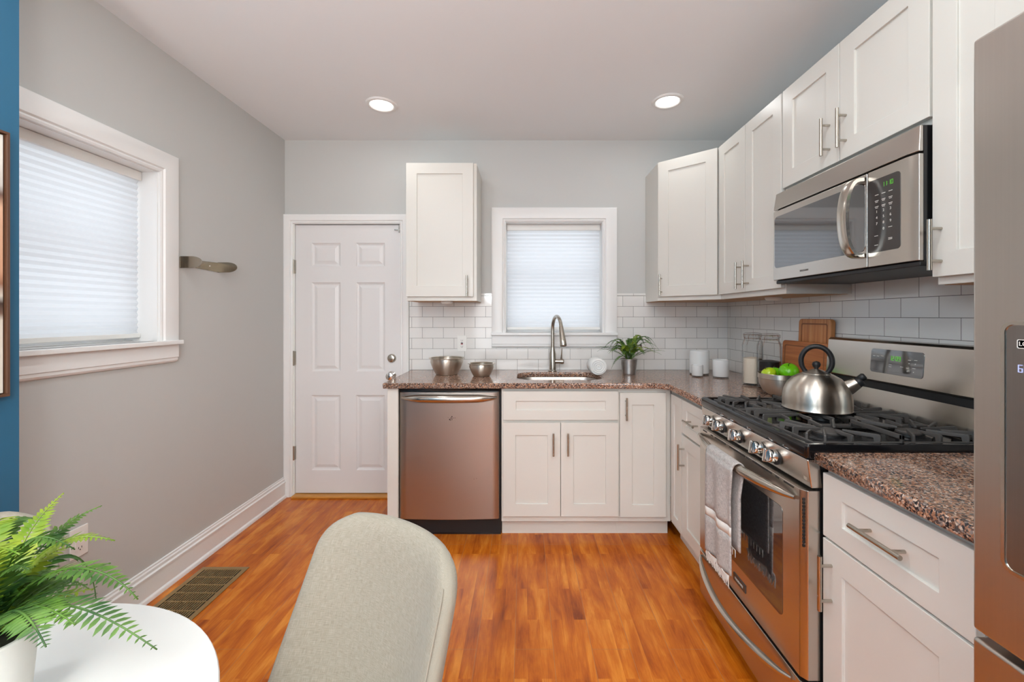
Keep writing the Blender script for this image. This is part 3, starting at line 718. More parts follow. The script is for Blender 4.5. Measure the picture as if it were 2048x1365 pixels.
puck(1.35, 2.30, 'small white puck light under the two-door cabinet left of the microwave')
ofc = thing('over_fridge_cabinet', 'white cabinet high above the fridge at the right edge', 'cabinet', (.94, .4, 1.94))
MB().box(.945, XR-.002, -.05, .80, 1.945, UT).build('body', M['cabinet'], ofc)
for a in (.795, .375): shaker((.925, a, 1.95), (0, -1, 0), (-1, 0, 0), .415, .425, .06, parent=ofc)

# ------------------------------------------------------------------ fridge
fr = thing('refrigerator', 'stainless steel refrigerator at the right edge with door dispenser', 'refrigerator', (1.1, .25, 0))
MB().box(.79, XR-.01, -.22, .672, .02, 1.76).build('body', M['panel'], fr)
FF = .716
dp = MB(); dp.box(FF, .785, .235, .680, .845, 1.783); fd = dp.build('door', M['steel_v'], fr, bevel=.006, seg=3)
MB().box(FF, .785, -.215, .228, .845, 1.783).build('door', M['steel_v'], fr, bevel=.006, seg=3)
dr_ = MB().box(FF, .785, -.215, .680, .06, .833).build('freezer_drawer', M['steel_v'], fr, bevel=.006, seg=3)
MB().tube([(FF-.002, .61, .775), (FF-.045, .60, .775), (FF-.05, .56, .775), (FF-.05, -.1, .775), (FF-.045, -.14, .775), (FF-.002, -.15, .775)], .011, 12).build('handle', M['steel_s'], dr_, smooth=True)
# dispenser: raised bezel around a dark recessed panel
mb = MB()
o1 = [(y, z) for y, z in rrect(.375, .636, .965, 1.336, .016, 6)]; o2 = rrect(.380, .631, .970, 1.331, .012, 6)
mb.loft([[(FF+.001, y, z) for y, z in o1], [(FF-.003, y, z) for y, z in o1], [(FF-.003, y, z) for y, z in o2], [(FF-.0005, y, z) for y, z in o2]])
bz = mb.build('dispenser_bezel', M['steel_s'], fd, smooth=True, angle=30)
mb = MB(); mb.loft([[(FF-.0004, y, z) for y, z in rrect(.381, .630, .971, 1.330, .012, 6)], [(FF-.0012, y, z) for y, z in rrect(.381, .630, .971, 1.330, .012, 6)]])
mb.build('dispenser_panel', steel('dark_steel_panel', srgb(150, 144, 140), .3, (200, 200, 2), .06), fd)
def side_m(y, z, x):  # text on a face looking towards -x : u = -y, v = z
    return frame_mtx((x, y, z), (0, -1, 0), (0, 0, 1), (-1, 0, 0))
text_mesh('print', 'LC', .009, side_m(.6085, 1.303, FF-.0014), M['cream_text'], fd)
mb = MB()
o1 = rrect(.601, .616, 1.2965, 1.3095, .002, 3); o2 = rrect(.602, .615, 1.2975, 1.3085, .0015, 3)
mb.loft([[(FF-.0013, y, z) for y, z in o1], [(FF-.0018, y, z) for y, z in o1], [(FF-.0018, y, z) for y, z in o2], [(FF-.0013, y, z) for y, z in o2]])
mb.build('label_outline', M['cream_text'], fd)
seven_seg('68', .011, side_m(.6145, 1.262, FF-.0014)).build('display_digits', M['bluedisp'], fd)

# ------------------------------------------------------------------ microwave
MX, MY0, MY1, MZ0, MZ1 = 1.15, 1.2445, 1.960, 1.503, 1.905
mw = thing('microwave', 'stainless over-the-range microwave with black glass door', 'microwave', (MX, 1.6, MZ0))
MB().box(MX+.0225, XR-.01, MY0+.002, MY1, MZ0, MZ1).build('case', M['black'], mw)
def mw_profile(y0, y1, z0, z1, lean=0, x=MX):
    """front piece with chamfered near end"""
    mb = MB()
    def ring(z, dx): return [(x+.022, y0+.001, z), (x+.008+dx*.3, y0, z), (x+dx, y0+.032, z), (x+dx, y1, z), (x+.022, y1, z)]
    mb.loft([ring(z0, 0), ring(z1, lean)]); return mb
mw_profile(MY0, MY1, 1.828, MZ1, .012).build('vent_hood', M['steel_y'], mw, bevel=.003)
mw_profile(MY0, 1.421, MZ0+.004, 1.822).build('control_housing', M['steel_y'], mw, bevel=.002)
md = MB().box(MX, MX+.022, 1.425, MY1, MZ0+.004, 1.822).build('door', M['steel_y'], mw, bevel=.003)
mb = MB(); rr = rrect(1.432, 1.948, 1.562, 1.795, .018, 6)
mb.loft([[(MX+.001, y, z) for y, z in rr], [(MX-.0015, y, z) for y, z in rr]]); mb.build('window', M['glossdark'], md)
mb = MB(); hp = []; N = 22
for k in range(N+1):
    a = PI*k/N; hp.append((math.sin(a)**.6*.062, 1.676-math.cos(a)*.128*1.0))
rings = []
for k, (ox, z) in enumerate(hp):
    a = PI*k/N; tx, tz = math.cos(a), math.sin(a)     # thickness direction (out, z)
    nx, nz = math.sin(a), -math.cos(a)
    c = Vector((MX-.002-ox, 0, z)); th = .006
    rings.append([c+Vector((-nx*th*sg, 0, nz*th*sg))+Vector((0, 1.448+wy, 0)) for sg, wy in ((-1, -.020), (1, -.020), (1.4, -.014), (1.4, .014), (1, .020), (-1, .020))])
mb.loft(rings); mb.build('handle', M['steel_s'], md, smooth=True, angle=50)
ch = bpy.data.objects['control_housing']
mb = MB(); rr = rrect(1.298, 1.4205, 1.552, 1.790, .012, 6); mb.loft([[(MX+.001, y, z) for y, z in rr], [(MX-.0012, y, z) for y, z in rr]]); cp = mb.build('control_panel', M['panel'], mw)
seven_seg('11:10', .014, side_m(1.362, 1.758, MX-.0015)).build('clock_digits', M['green'], cp)
for r_, row in enumerate(('123', '456', '789')):
    for c_, dgt in enumerate(row): text_mesh('keypad_digit', dgt, .012, side_m(1.384-.026*c_, 1.683-.0195*r_, MX-.0014), M['cream_text'], cp)
text_mesh('keypad_digit', '0', .012, side_m(1.358, 1.624, MX-.0014), M['cream_text'], cp)
def bprint(y, z, hw, hh): MB().box(MX-.0016, MX-.001, y-hw, y+hw, z-hh, z+hh).build('button_print', M['cream_text'], cp)
for r_ in range(3):
    for c_ in range(3):
        y = 1.384-.026*c_; z = 1.738-.019*r_; bprint(y, z, .007, .001)
        if r_: bprint(y, z-.0045, .005, .0008)
for y, z in ((1.386, 1.605), (1.333, 1.625), (1.386, 1.575), (1.333, 1.59), (1.333, 1.586)): bprint(y, z, .007, .0009)
text_mesh('brand_print', 'FRIGIDAIRE', .0105, side_m(1.745, 1.532, MX-.0006), M['dark_text'], md)
MB().box(MX+.012, XR-.02, MY0+.002, MY1-.002, MZ0-.012, MZ0+.003).build('underside', M['blackm'], mw, bevel=.003)

# ------------------------------------------------------------------ range
RY0, RY1 = 1.249, 2.000
RX = .835
rg = thing('gas_range', 'stainless gas range with black cooktop and five knobs', 'stove', (RX, 1.625, 0))
MB().box(RX+.03, 1.47, RY0+.003, RY1-.003, .05, .925).build('body', M['black'], rg)
for x_, y_ in ((.90, 1.30), (.90, 1.95), (1.42, 1.30), (1.42, 1.95)): MB().lathe([(.018, 0), (.018, .01), (.012, .012), (.012, .05), (0, .05)], (x_, y_, 0), 14).build('foot', M['blackm'], rg)
# cooktop pan with raised rim
mb = MB(); a = (RX-.004, 1.472, RY0, RY1)
def R4(i, z, r=.012): return [(x, y, z) for x, y in rrect(a[0]+i, a[1]-i, a[2]+i, a[3]-i, r, 5)]
mb.loft([R4(.004, .922), R4(0, .930), R4(0, .958), R4(.004, .964), R4(.016, .965), R4(.026, .962), R4(.034, .948, .02), R4(.05, .945, .03)])
mb.build('cooktop', M['black'], rg, smooth=True)
# knob fascia (leaning)
mb = MB(); prof = [(.846, .835), (.834, .920), (.87, .920), (.88, .835)]
mb.prism([(x, z) for x, z in prof], RY0+.001, RY1-.001, 'y'); fa = mb.build('control_fascia', M['steel_y'], rg, bevel=.004)
MB().box(.842, .86, RY0+.008, RY0+.035, .85, .908).build('corner_trim', M['steel_s'], rg, bevel=.004)
kn = Vector((-1, 0, .14)).normalized()
for ky in (1.889, 1.794, 1.650, 1.498, 1.411):
    c = Vector((.840, ky, .877))
    k_ = MB().lathe([(.027, 0), (.027, .004), (.021, .006), (.021, .008), (0, .008)], c, 28, kn).build('knob', M['blackm'], rg, smooth=True)
    MB().lathe([(.0215, .007), (.0225, .009), (.0215, .032), (.0195, .035), (0, .035)], c, 30, kn).build('knob_cap', M['chrome'], k_, smooth=True)
    up = kn.cross(Vector((0, 1, 0))).normalized()
    mm = frame_mtx(c+kn*.034, Vector((0, 1, 0)), up, kn)
    MB().box(-.006, .006, -.022, .022, -.004, .012, mm).build('knob_grip', M['chrome'], k_, bevel=.003)
# oven door
DXF = .822
mb = MB(); prof = [(RY0+.001, DXF+.05), (RY0+.001, DXF+.014), (RY0+.02, DXF), (RY1-.015, DXF), (RY1-.002, DXF+.012), (RY1-.002, DXF+.05)]
mb.loft([[(x, y, z) for y, x in prof] for z in (.268, .828)]); od = mb.build('oven_door', M['steel_y'], rg, bevel=.002)
for k in range(14): MB().box(DXF+.0035, DXF+.008, RY0+.007, RY0+.0125, .66+.0105*k, .6675+.0105*k).build('vent_slot', M['scuff'], od)
for yv, l_ in ((1.93, .04), (1.86, .02), (1.78, .10), (1.64, .12), (1.56, .02), (1.47, .12), (1.38, .02), (1.32, .05)): MB().box(DXF-.0006, DXF+.002, yv-l_/2, yv+l_/2, .8185, .8235).build('vent_slot', M['scuff'], od)
rr = rrect(1.35, 1.925, .385, .735, .02, 6); mb = MB(); mb.loft([[(DXF+.002, y, z) for y, z in rr], [(DXF-.001, y, z) for y, z in rr]]); mb.build('window', M['glossdark'], od)
oh = bow_handle((DXF-.004, RY1-.02, .795), (DXF-.004, RY0+.035, .795), (-1, 0, 0), .055, .017, od)
mb = MB(); mb.box(DXF-.003, DXF+.001, 1.575, 1.665, .313, .343); bd = mb.build('badge', M['panel'], od, bevel=.001)
text_mesh('brand_print', 'FRIGIDAIRE', .012, side_m(1.62, .328, DXF-.0035), M['cream_text'], bd)
mb = MB(); mb.loft([[(x, y, z) for y, x in prof] for z in (.058, .255)]); dw_ = mb.build('storage_drawer', M['steel_y'], rg, bevel=.003)
bow_handle((DXF-.004, RY1-.03, .235), (DXF-.004, RY0+.05, .235), (-1, 0, 0), .055, .014, dw_, sag=.03)
# backguard
bgY0, bgY1 = RY0+.004, RY1-.002
mb = MB(); prof = [(1.432, 1.075), (1.418, 1.083), (1.43, 1.236), (1.44, 1.246), (1.50, 1.246), (1.50, 1.075)]
mb.prism(prof, bgY0, bgY1, 'y'); bgd = mb.build('backguard', M['steel_y'], rg, bevel=.003)
MB().box(1.435, 1.50, bgY0+.01, bgY1-.01, 1.048, 1.0745).build('vent_gap', M['blackm'], rg)
mb = MB(); mb.prism([(1.43, .948), (1.444, 1.046), (1.50, 1.0475), (1.50, .948)], bgY0, bgY1, 'y'); mb.build('riser', M['steel_y'], rg, bevel=.002)
def bgm(y, z): # on leaning face
    t = (z-1.083)/(1.236-1.083); return 1.418+.012*t
mb = MB(); rr = rrect(1.514, 1.744, 1.118, 1.212, .012, 6)
mb.loft([[(bgm(y, z)+.001, y, z) for y, z in rr], [(bgm(y, z)-.0015, y, z) for y, z in rr]]); dpn = mb.build('display_panel', M['glossdark'], bgd)
v_ = Vector((.012, 0, .153)).normalized(); n_ = Vector((-.153, 0, .012)).normalized()
seven_seg('12:09', .017, frame_mtx((bgm(0, 1.172)-.0018, 1.655, 1.172), (0, -1, 0), v_, n_)).build('clock_digits', M['green'], dpn)
mb = MB()
for y, z in ((1.728, 1.183), (1.71, 1.183), (1.69, 1.185), (1.57, 1.18), (1.545, 1.182), (1.575, 1.15), (1.55, 1.152), (1.65, 1.155), (1.65, 1.147), (1.60, 1.152)):
    MB().box(bgm(0, z)-.002, bgm(0, z)-.0014, y-.006, y+.006, z-.001, z+.001).build('button_print', M['cream_text'], dpn)
for y, z in ((1.57, 1.168), (1.545, 1.168), (1.575, 1.138), (1.55, 1.138)): MB().box(bgm(0, z)-.0024, bgm(0, z)-.0012, y-.002, y+.002, z-.002, z+.002).build('button', M['cream_text'], dpn)
# burners
for bx, by, br in ((1.00, 1.40, .045), (1.27, 1.40, .036), (1.14, 1.625, .042), (1.00, 1.85, .036), (1.27, 1.85, .045)):
    b_ = MB().lathe([(br*1.5, 0), (br*1.4, .004), (br*1.08, .006), (br*1.05, .014), (0, .014)], (bx, by, .9455), 32).build('burner', M['blackm'], rg, smooth=True)
    MB().lathe([(br, 0), (br*1.02, .002), (br*1.02, .006), (br*.94, .009), (0, .010)], (bx, by, .9595), 32).build('burner_cap', M['iron'], b_, smooth=True)
# grates
GZ = .982
def finger(mb, P, Q, wd=.0045):
    """bar from the frame P (low) to Q near the burner, raised end post at P"""
    P, Q = Vector(P), Vector(Q); d_ = (Q-P).normalized(); s_ = Vector((-d_.y, d_.x, 0))*wd
    def sec(c, z0, z1): return [c-s_+Vector((0, 0, z0)), c+s_+Vector((0, 0, z0)), c+s_*.75+Vector((0, 0, z1)), c-s_*.75+Vector((0, 0, z1))]
    c0 = Vector((P.x, P.y, 0)); c1 = Vector((Q.x, Q.y, 0)); L = (c1-c0).length
    mb.loft([sec(c0, .950, GZ-.004), sec(c0+d_*.004, .950, GZ), sec(c0+d_*.014, .950, GZ), sec(c0+d_*.018, GZ-.012, GZ), sec(c0+d_*(L*.6), GZ-.014, GZ-.002), sec(c1, GZ-.010, GZ-.004)])
for gi, (y0, y1) in enumerate(((RY0+.038, 1.498), (1.503, 1.747), (1.752, RY1-.038))):
    mb = MB(); x0, x1 = RX+.04, 1.422; yc = (y0+y1)/2; xc = (x0+x1)/2
    for a in ((x0, x1, y0, y0+.009), (x0, x1, y1-.009, y1), (x0, x0+.009, y0+.009, y1-.009), (x1-.009, x1, y0+.009, y1-.009)): mb.box(a[0], a[1], a[2], a[3], .951, .961)
    cs = ((1.00, yc), (1.27, yc)) if gi != 1 else ((1.14, yc),)
    if gi != 1: mb.box(xc-.0045, xc+.0045, y0, y1, GZ-.014, GZ); mb.box(xc-.0045, xc+.0045, y0, y0+.009, .955, GZ); mb.box(xc-.0045, xc+.0045, y1-.009, y1, .955, GZ)
    for cx, cy in cs:
        rad = .030
        xs = [cx-.085, cx, cx+.085] if gi != 1 else [cx-.2, cx-.12, cx-.04, cx+.04, cx+.12, cx+.2]
        for xq in xs:
            for ys, sg in ((y0+.0045, 1), (y1-.0045, -1)):
                tx = cx+(xq-cx)*(.35 if gi != 1 else .9); ty = cy-sg*(rad if abs(xq-cx) < .05 or gi == 1 else .018)
                finger(mb, (xq, ys, 0), (tx, ty, 0))
        if gi != 1:
            e0 = x0+.0045 if cx < xc else x1-.0045
            finger(mb, (e0, cy, 0), (cx+(-rad if cx < xc else rad), cy, 0))
            finger(mb, (e0, cy-.07, 0), (cx+(-.075 if cx < xc else .075), cy-.02, 0)); finger(mb, (e0, cy+.07, 0), (cx+(-.075 if cx < xc else .075), cy+.02, 0))
    if gi == 1:
        for xe, sg in ((x0+.0045, 1), (x1-.0045, -1)):
            for oy in (-.06, 0, .06): finger(mb, (xe, yc+oy, 0), (xe+sg*.16, yc+oy*.5, 0))
    mb.build('grate', M['iron'], rg, bevel=.0012, seg=1)

# kettle
KX, KY, KZ = 1.135, 1.650, GZ+.0005
kt = thing('kettle', 'brushed steel whistling kettle with black loop handle on the range', 'kettle', (KX, KY, KZ))
MB().lathe([(.10, 0), (.112, .002), (.1165, .006), (.1150, .010), (.1150, .03), (.1145, .050), (.110, .075), (.099, .100), (.080, .122), (.054, .137), (.049, .138), (.047, .137), (0, .137)], (KX, KY, KZ), 64).build('body', M['kettle'], kt, smooth=True, angle=25)
MB().lathe([(.048, .136), (.048, .140), (.030, .148), (.012, .156), (0, .156)], (KX, KY, KZ), 48).build('lid', M['kettle'], kt, smooth=True, angle=30)
MB().lathe([(.007, .154), (.007, .160), (.012, .165), (.0145, .174), (.011, .183), (0, .187)], (KX, KY, KZ), 24).build('lid_knob', M['blackm'], kt, smooth='all')
sd = Vector((.83, -.56, 0)).normalized()
pts = []; rs = []
for k in range(29):
    a = math.radians(-48+(226+48)*k/28)
    pts.append(Vector((KX, KY, KZ+.186))+sd*math.cos(a)*.050+Vector((0, 0, math.sin(a)*.058))); rs.append(.0095 if 2 < k < 26 else .0085)
MB().tube(pts, rs, 14, flat=(1.25, 1)).build('handle', M['blackm'], kt, smooth=True)
sp0 = Vector((KX, KY, KZ+.078))+sd*.080; sdir = (sd*.80+Vector((0, 0, .60))).normalized()
sp_ = MB().tube([sp0, sp0+sdir*.03, sp0+sdir*.058], [.031, .025, .0195], 24).build('spout', M['kettle'], kt, smooth=True)
MB().tube([sp0+sdir*.052, sp0+sdir*.054, sp0+sdir*.072, sp0+sdir*.076], [.017, .0195, .0175, .013], 20).build('whistle', M['blackm'], sp_, smooth='all')
MB().tube([sp0+sdir*.060+Vector((0, 0, .010)), sp0+sdir*.080+Vector((0, 0, .012)), sp0+sdir*.086+Vector((0, 0, .012))], [.012, .0135, .009], 16).build('whistle_cap', M['blackm'], sp_, smooth='all')

# hand towel over oven handle
tw = thing('hand_towel', 'grey woven hand towel with white stripe and fringe hanging on the oven handle', 'towel', (.77, 1.62, .42))
TY0, TY1 = 1.515, 1.735
def towel_strip(nm, path, mat, y0=TY0, y1=TY1, n=14, parent=tw, thick=.005):
    mb = MB(); uvl = mb.bm.loops.layers.uv.new('UVMap'); g = []; tot = 0
    for i, (x, z, amp) in enumerate(path):
        if i: tot += math.hypot(x-path[i-1][0], z-path[i-1][1])
        sq = 1-.16*amp
        g.append([(mb.bm.verts.new((x-.007*amp*math.sin(j/n*PI*3.2+z*3)-.003*amp, y1-(y1-y0)*(.5+(j/n-.5)*sq) if True else 0, z)), (j/n*(y1-y0), tot)) for j in range(n+1)])
    for a, b in zip(g, g[1:]):
        for j in range(n):
            q = [a[j], a[j+1], b[j+1], b[j]]; f = mb.bm.faces.new([v for v, _ in q])
            for lp, (_, uv) in zip(f.loops, q): lp[uvl].uv = uv
    o = mb.build(nm, mat, parent, smooth='all', solid=thick); return o
HX = DXF-.057   # handle axis at the middle
front = [(HX-.022, .800-.02*k, min(1, k/6)) for k in range(0, 20)]
over = [(HX-.021*math.cos(PI*k/8), .797+.021*math.sin(PI*k/8), 0) for k in range(0, 9)]
back = [(HX+.020-.014*min(1, k/4), .797-.025*k, 0) for k in range(1, 13)]
path = list(reversed(back))+list(reversed(over))+front[:12]
towel_strip('cloth', path, M['towel'])
z_ = front[11][1]
towel_strip('white_stripe', [front[11], (front[12][0], .562, 1), (front[12][0], .546, 1)], M['towel_white'])
towel_strip('lower_cloth', [(front[12][0], .546, 1)]+front[14:]+[(HX-.022, .405, 1)], M['towel'])
mb = MB()
for k in range(44):
    yy = TY0+.018+(TY1-TY0-.036)*k/43; l_ = .032+random.uniform(0, .014)
    mb.tube([(HX-.027-.006*math.sin(k/43*PI*3.2), yy, .407), (HX-.029, yy+random.gauss(0, .002), .39), (HX-.027, yy+random.gauss(0, .004), .405-l_)], [.0022, .002, .0008], 5)
for k in range(10):
    zz = .40+.012*k
    mb.tube([(HX+.006, TY1-.004, .497+.0*k), (HX+.006, TY1-.02*k-.004, .488), (HX+.006, TY1-.02*k-.004, .462)], [.0022, .002, .001], 5)
mb.build('fringe', M['towel_white'], tw)

# ------------------------------------------------------------------ things on the counter
def bowl(x, y, r, h, label, rim=.018):
    mb = MB(); b = r*.55
    mb.lathe([(b, 0), (b*1.12, .003), (r*.78, h*.35), (r*.93, h*.75), (r-rim*.6, h-.004), (r, h-.003), (r+.002, h), (r, h+.0015), (r-rim*.8, h), (r*.91, h*.75), (r*.76, h*.36), (b, .006), (0, .005)], (x, y, CZ), 56)
    return tag(mb.build('mixing_bowl', M['kettle'], smooth=True, angle=40, origin=(x, y, CZ)), label, 'bowl', 'steel mixing bowls')
bowl(-.532, 2.93, .121, .113, 'larger empty stainless steel mixing bowl on the counter near the door')
bowl(-.283, 2.84, .090, .085, 'smaller empty stainless steel mixing bowl beside the larger one')
# rolled towel
mb = MB(); n = 120; prof = []
R0 = .058; cx_, cy_ = .502, 2.93
rings = []
for yy, k in ((0, .94), (.006, 1), (.15, 1), (.156, .94)):
    ring = []
    rings.append(ring)
    for i in range(n):
        a = 2*PI*i/n; rr_ = R0*k*(1+.02*math.sin(a*2+1)); ring.append((cx_+rr_*math.cos(a), cy_-.07+yy, CZ+R0*.985+rr_*math.sin(a)*.97))
mb.loft(rings)
tr = thing('rolled_towel', 'rolled white towel on the counter left of the potted fern', 'towel', (cx_, cy_, CZ))
mb.build('roll', M['white_cloth'], tr, smooth=True)
pts = []
for i in range(110):
    t = i/109; a = t*2*PI*3.6; rr_ = .006+t*.046; pts.append((cx_+rr_*math.cos(a), cy_-.072, CZ+R0*.985+rr_*math.sin(a)*.97))
MB().tube(pts, .0052, 8).build('spiral_fold', M['white_cloth'], tr, smooth=True)

# ferns
def frond(pts, leaf, n, mat, parent, nm='frond', stemr=.0014, droop=.25, wdt=.3, side=None):
    """pinnate frond: control points in world; leaf length; n leaflets per side"""
    P = [Vector(p) for p in pts]
    def bez(t):
        q = P[:]
        while len(q) > 1: q = [a.lerp(b, t) for a, b in zip(q, q[1:])]
        return q[0]
    mb = MB(); S = [bez(i/24) for i in range(25)]
    mb.tube(S, [stemr*(1-.6*i/24) for i in range(25)], 6)
    bm = mb.bm
    for i in range(n):
        t = .18+.80*i/(n-1); c = bez(t); d_ = (bez(min(1, t+.02))-bez(t-.02)).normalized()
        sdv = d_.cross(Vector((0, 0, 1)))
        if sdv.length < .2: sdv = d_.cross(Vector((1, 0, 0)))
        sdv.normalize(); upv = sdv.cross(d_).normalized()
        L = leaf*(.55+.45*math.sin(PI*min(1, t*1.15)))*(1 if t < .8 else (1-t)/.2*.75+.25)*random.uniform(.9, 1.1)
        for sg in (-1, 1):
            dl = (sdv*sg+d_*.38-upv*droop*random.uniform(.4, 1.4)+upv*.15).normalized(); wv = dl.cross(upv if abs(dl.dot(upv)) < .9 else d_).normalized(); nv = dl.cross(wv)
            w_ = L*wdt*.5
            a0 = c; a1 = c+dl*L*.25+wv*w_*.9; a2 = c+dl*L*.6+wv*w_; a3 = c+dl*L-upv*L*.05; a4 = c+dl*L*.6-wv*w_; a5 = c+dl*L*.25-wv*w_*.9
            m1 = c+dl*L*.3+nv*w_*.22; m2 = c+dl*L*.62+nv*w_*.2
            V = [bm.verts.new(x) for x in (a0, a1, a2, a3, a4, a5, m1, m2)]
            for f in ((0, 1, 6), (1, 2, 7, 6), (2, 3, 7), (3, 4, 7), (4, 5, 6, 7), (5, 0, 6)): bm.faces.new([V[k] for k in f])
    o = mb.build(nm, mat, parent, smooth='all'); o.data.materials.append(M['stem'])
    return o
px_, py_ = .722, 2.925
cf = thing('potted_fern', 'small green fern in a zinc pot on the counter right of the rolled towel', 'potted plant', (px_, py_, CZ))
MB().lathe([(.044, 0), (.046, .004), (.0465, .012), (.056, .102), (.0585, .104), (.0585, .108), (.054, .108), (.050, .09), (0, .088)], (px_, py_, CZ), 40).build('pot', M['zinc'], cf, smooth=True)
MB().lathe([(.050, .088), (.03, .100), (0, .103)], (px_, py_, CZ), 24).build('soil', M['soil'], cf)
random.seed(11)
for k in range(34):
    a = 2*PI*k/34+random.uniform(-.15, .15); L = random.uniform(.13, .20); hgt = random.uniform(.06, .19)
    if math.sin(a) > .2: L *= .75
    dx, dy = math.cos(a), math.sin(a)*.85; z0 = CZ+.095
    frond([(px_+dx*.015, py_+dy*.015, z0), (px_+dx*L*.3, py_+dy*L*.3, z0+hgt*1.15), (px_+dx*L*.8, py_+dy*L*.8, z0+hgt*1.1), (px_+dx*L*1.1, py_+dy*L*1.1, z0+hgt*.55)], .020, 24, M[('leaf', 'leafy', 'leafd')[k % 3]], cf, droop=.3, wdt=.42)
for ex, ey, ez, mm_ in ((.25, .0, .062, 'leafd'), (-.21, -.06, .075, 'leaf'), (-.135, -.07, -.05, 'leafd'), (-.23, .0, .09, 'leaf'), (.19, -.03, .08, 'leaf')):
    frond([(px_, py_, CZ+.095), (px_+ex*.35, py_+ey*.35, CZ+.095+max(.07, ez*.9)), (px_+ex*.8, py_+ey*.8, CZ+.11+max(ez, .01)*1.05), (px_+ex, py_+ey, CZ+.095+ez)], .017, 28, M[mm_], cf, droop=.3, wdt=.3)

def white_glass(x, y, r, h, label):
    t = thing('candle_holder', label, 'candle holder', (x, y, CZ), 0, 'white glass candle holders')
    MB().lathe([(r*.94, 0), (r, .004), (r, h), (r-.003, h+.001), (r-.006, h), (r-.006, h*.75), (0, h*.74)], (x, y, CZ+.0075), 48).build('cup', M['white_china'], t, smooth=True, angle=40)
    MB().lathe([(r*.9, 0), (r*.97, .002), (r*.97, .007), (0, .007)], (x, y, CZ), 40).build('glass_base', M['jar'], t, smooth=True)
white_glass(1.208, 2.93, .064, .155, 'tallest white glass candle holder near the corner, behind the smallest one')
white_glass(1.148, 2.815, .036, .069, 'smallest white glass candle holder in front of the tallest one')
white_glass(1.285, 2.775, .050, .108, 'medium white glass candle holder right of the tallest one')

def jar(x, y, r, h, fill, fm, label):
    t = thing('glass_jar', label, 'jar', (x, y, CZ), 0, 'clip-top glass jars')
    MB().lathe([(r*.9, 0), (r, .006), (r, h*.74), (r*.96, h*.79), (r*.80, h*.85), (r*.78, h*.88), (r*.84, h*.89), (r*.84, h*.90), (r*.74, h*.90), (r*.72, h*.86), (r*.90, h*.78), (r-.004, h*.73), (r-.004, .012), (0, .010)], (x, y, CZ), 48).build('glass_body', M['jar'], t, smooth=True, angle=50)
    MB().lathe([(r-.006, .013), (r-.005, .016), (r-.005, fill), (r*.4, fill+.006), (0, fill+.005)], (x, y, CZ), 40).build('contents', fm, t, smooth=True)
    MB().lathe([(r*.84, h*.905), (r*.86, h*.91), (r*.86, h*.955), (r*.7, h*.975), (0, h*.98)], (x, y, CZ), 40).build('lid', M['jar'], t, smooth=True, angle=50)
    MB().lathe([(r*.86, h*.9005), (r*.88, h*.903), (r*.86, h*.9055)], (x, y, CZ), 32, closed_bottom=False).build('gasket', M['rubber'], t)
    mb = MB()
    for zz, rr_ in ((h*.865, r*.82), (h*.935, r*.89)):
        mb.tube([(x+rr_*math.cos(2*PI*k/32), y+rr_*math.sin(2*PI*k/32), CZ+zz) for k in range(33)], .0016, 6)
    u_ = Vector((-.85, -.5, 0)).normalized(); s_ = Vector((.5, -.85, 0)).normalized(); c = Vector((x, y, CZ))
    for sg in (-1, 1):
        q = c+s_*sg*.012
        mb.tube([q+u_*r*.88+Vector((0, 0, h*.935)), q+u_*r*1.1+Vector((0, 0, h*.90)), q+u_*r*1.02+Vector((0, 0, h*.86)), q+u_*r*1.18+Vector((0, 0, h*.82)), q+u_*r*1.35+Vector((0, 0, h*.76))], .0017, 6)
    q = c-u_*r*.9; mb.tube([q+s_*.015+Vector((0, 0, h*.935)), q-u_*.008+s_*.015+Vector((0, 0, h*.89)), q-u_*.008-s_*.015+Vector((0, 0, h*.89)), q-s_*.015+Vector((0, 0, h*.935))], .0017, 6)
    mb.build('wire_clamp', M['chrome'], t, smooth=True)
jar(1.331, 2.475, .056, .312, .155, M['rice'], 'clip-top glass jar half full of white grain, left of the other jar')
jar(1.358, 2.353, .062, .312, .150, M['beans'], 'clip-top glass jar of dark beans behind the bowl of green fruit')

# fruit bowl
bx0, by0 = 1.300, 2.150
fb = tag(MB().lathe([(.05, 0), (.056, .003), (.082, .022), (.098, .055), (.102, .085), (.1045, .087), (.1045, .110), (.102, .112), (.0995, .110), (.0995, .09), (.095, .055), (.078, .024), (.05, .007), (0, .006)], (bx0, by0, CZ), 56).build('fruit_bowl', M['kettle'], smooth=True, angle=40, origin=(bx0, by0, CZ)),
         'stainless steel bowl of green fruit next to the kettle', 'bowl')
def apple(x, y, z, r, mat, label, tilt=(0, 0)):
    t = thing('green_apple', label, 'fruit', (x, y, z-r), 0, 'green fruit in the steel bowl')
    prof = []
    for k in range(19):
        a = -PI/2+PI*k/18; rr_ = r*math.cos(a)*(1.04+.04*math.sin(a)); zz = r*.92*math.sin(a)
        if k > 14: zz -= r*.14*((k-14)/4)**2
        if k < 3: zz += r*.06*((3-k)/3)
        prof.append((rr_, zz))
    ax = (tilt[0], tilt[1], 1)
    MB().lathe(prof, (x, y, z), 32, ax).build('flesh', mat, t, smooth='all')
    A = Vector(ax).normalized(); c = Vector((x, y, z))+A*r*.76
    MB().tube([c, c+A*r*.3, c+A*r*.45+Vector((.006, -.004, 0))], [.0016, .0014, .002], 6).build('stalk', M['legwood'], t)
apple(1.312, 2.105, CZ+.125, .043, M['apple'], 'large glossy green apple in the middle of the steel bowl', (-.35, -.5))
apple(1.238, 2.150, CZ+.108, .034, M['apple2'], 'yellow-green lime at the left of the steel bowl', (-.6, .1))
apple(1.356, 2.165, CZ+.110, .036, M['apple'], 'green apple at the back right of the steel bowl, partly behind the kettle', (.3, .1))
apple(1.300, 2.205, CZ+.100, .036, M['apple'], 'green apple lowest at the back of the steel bowl', (.1, .5))

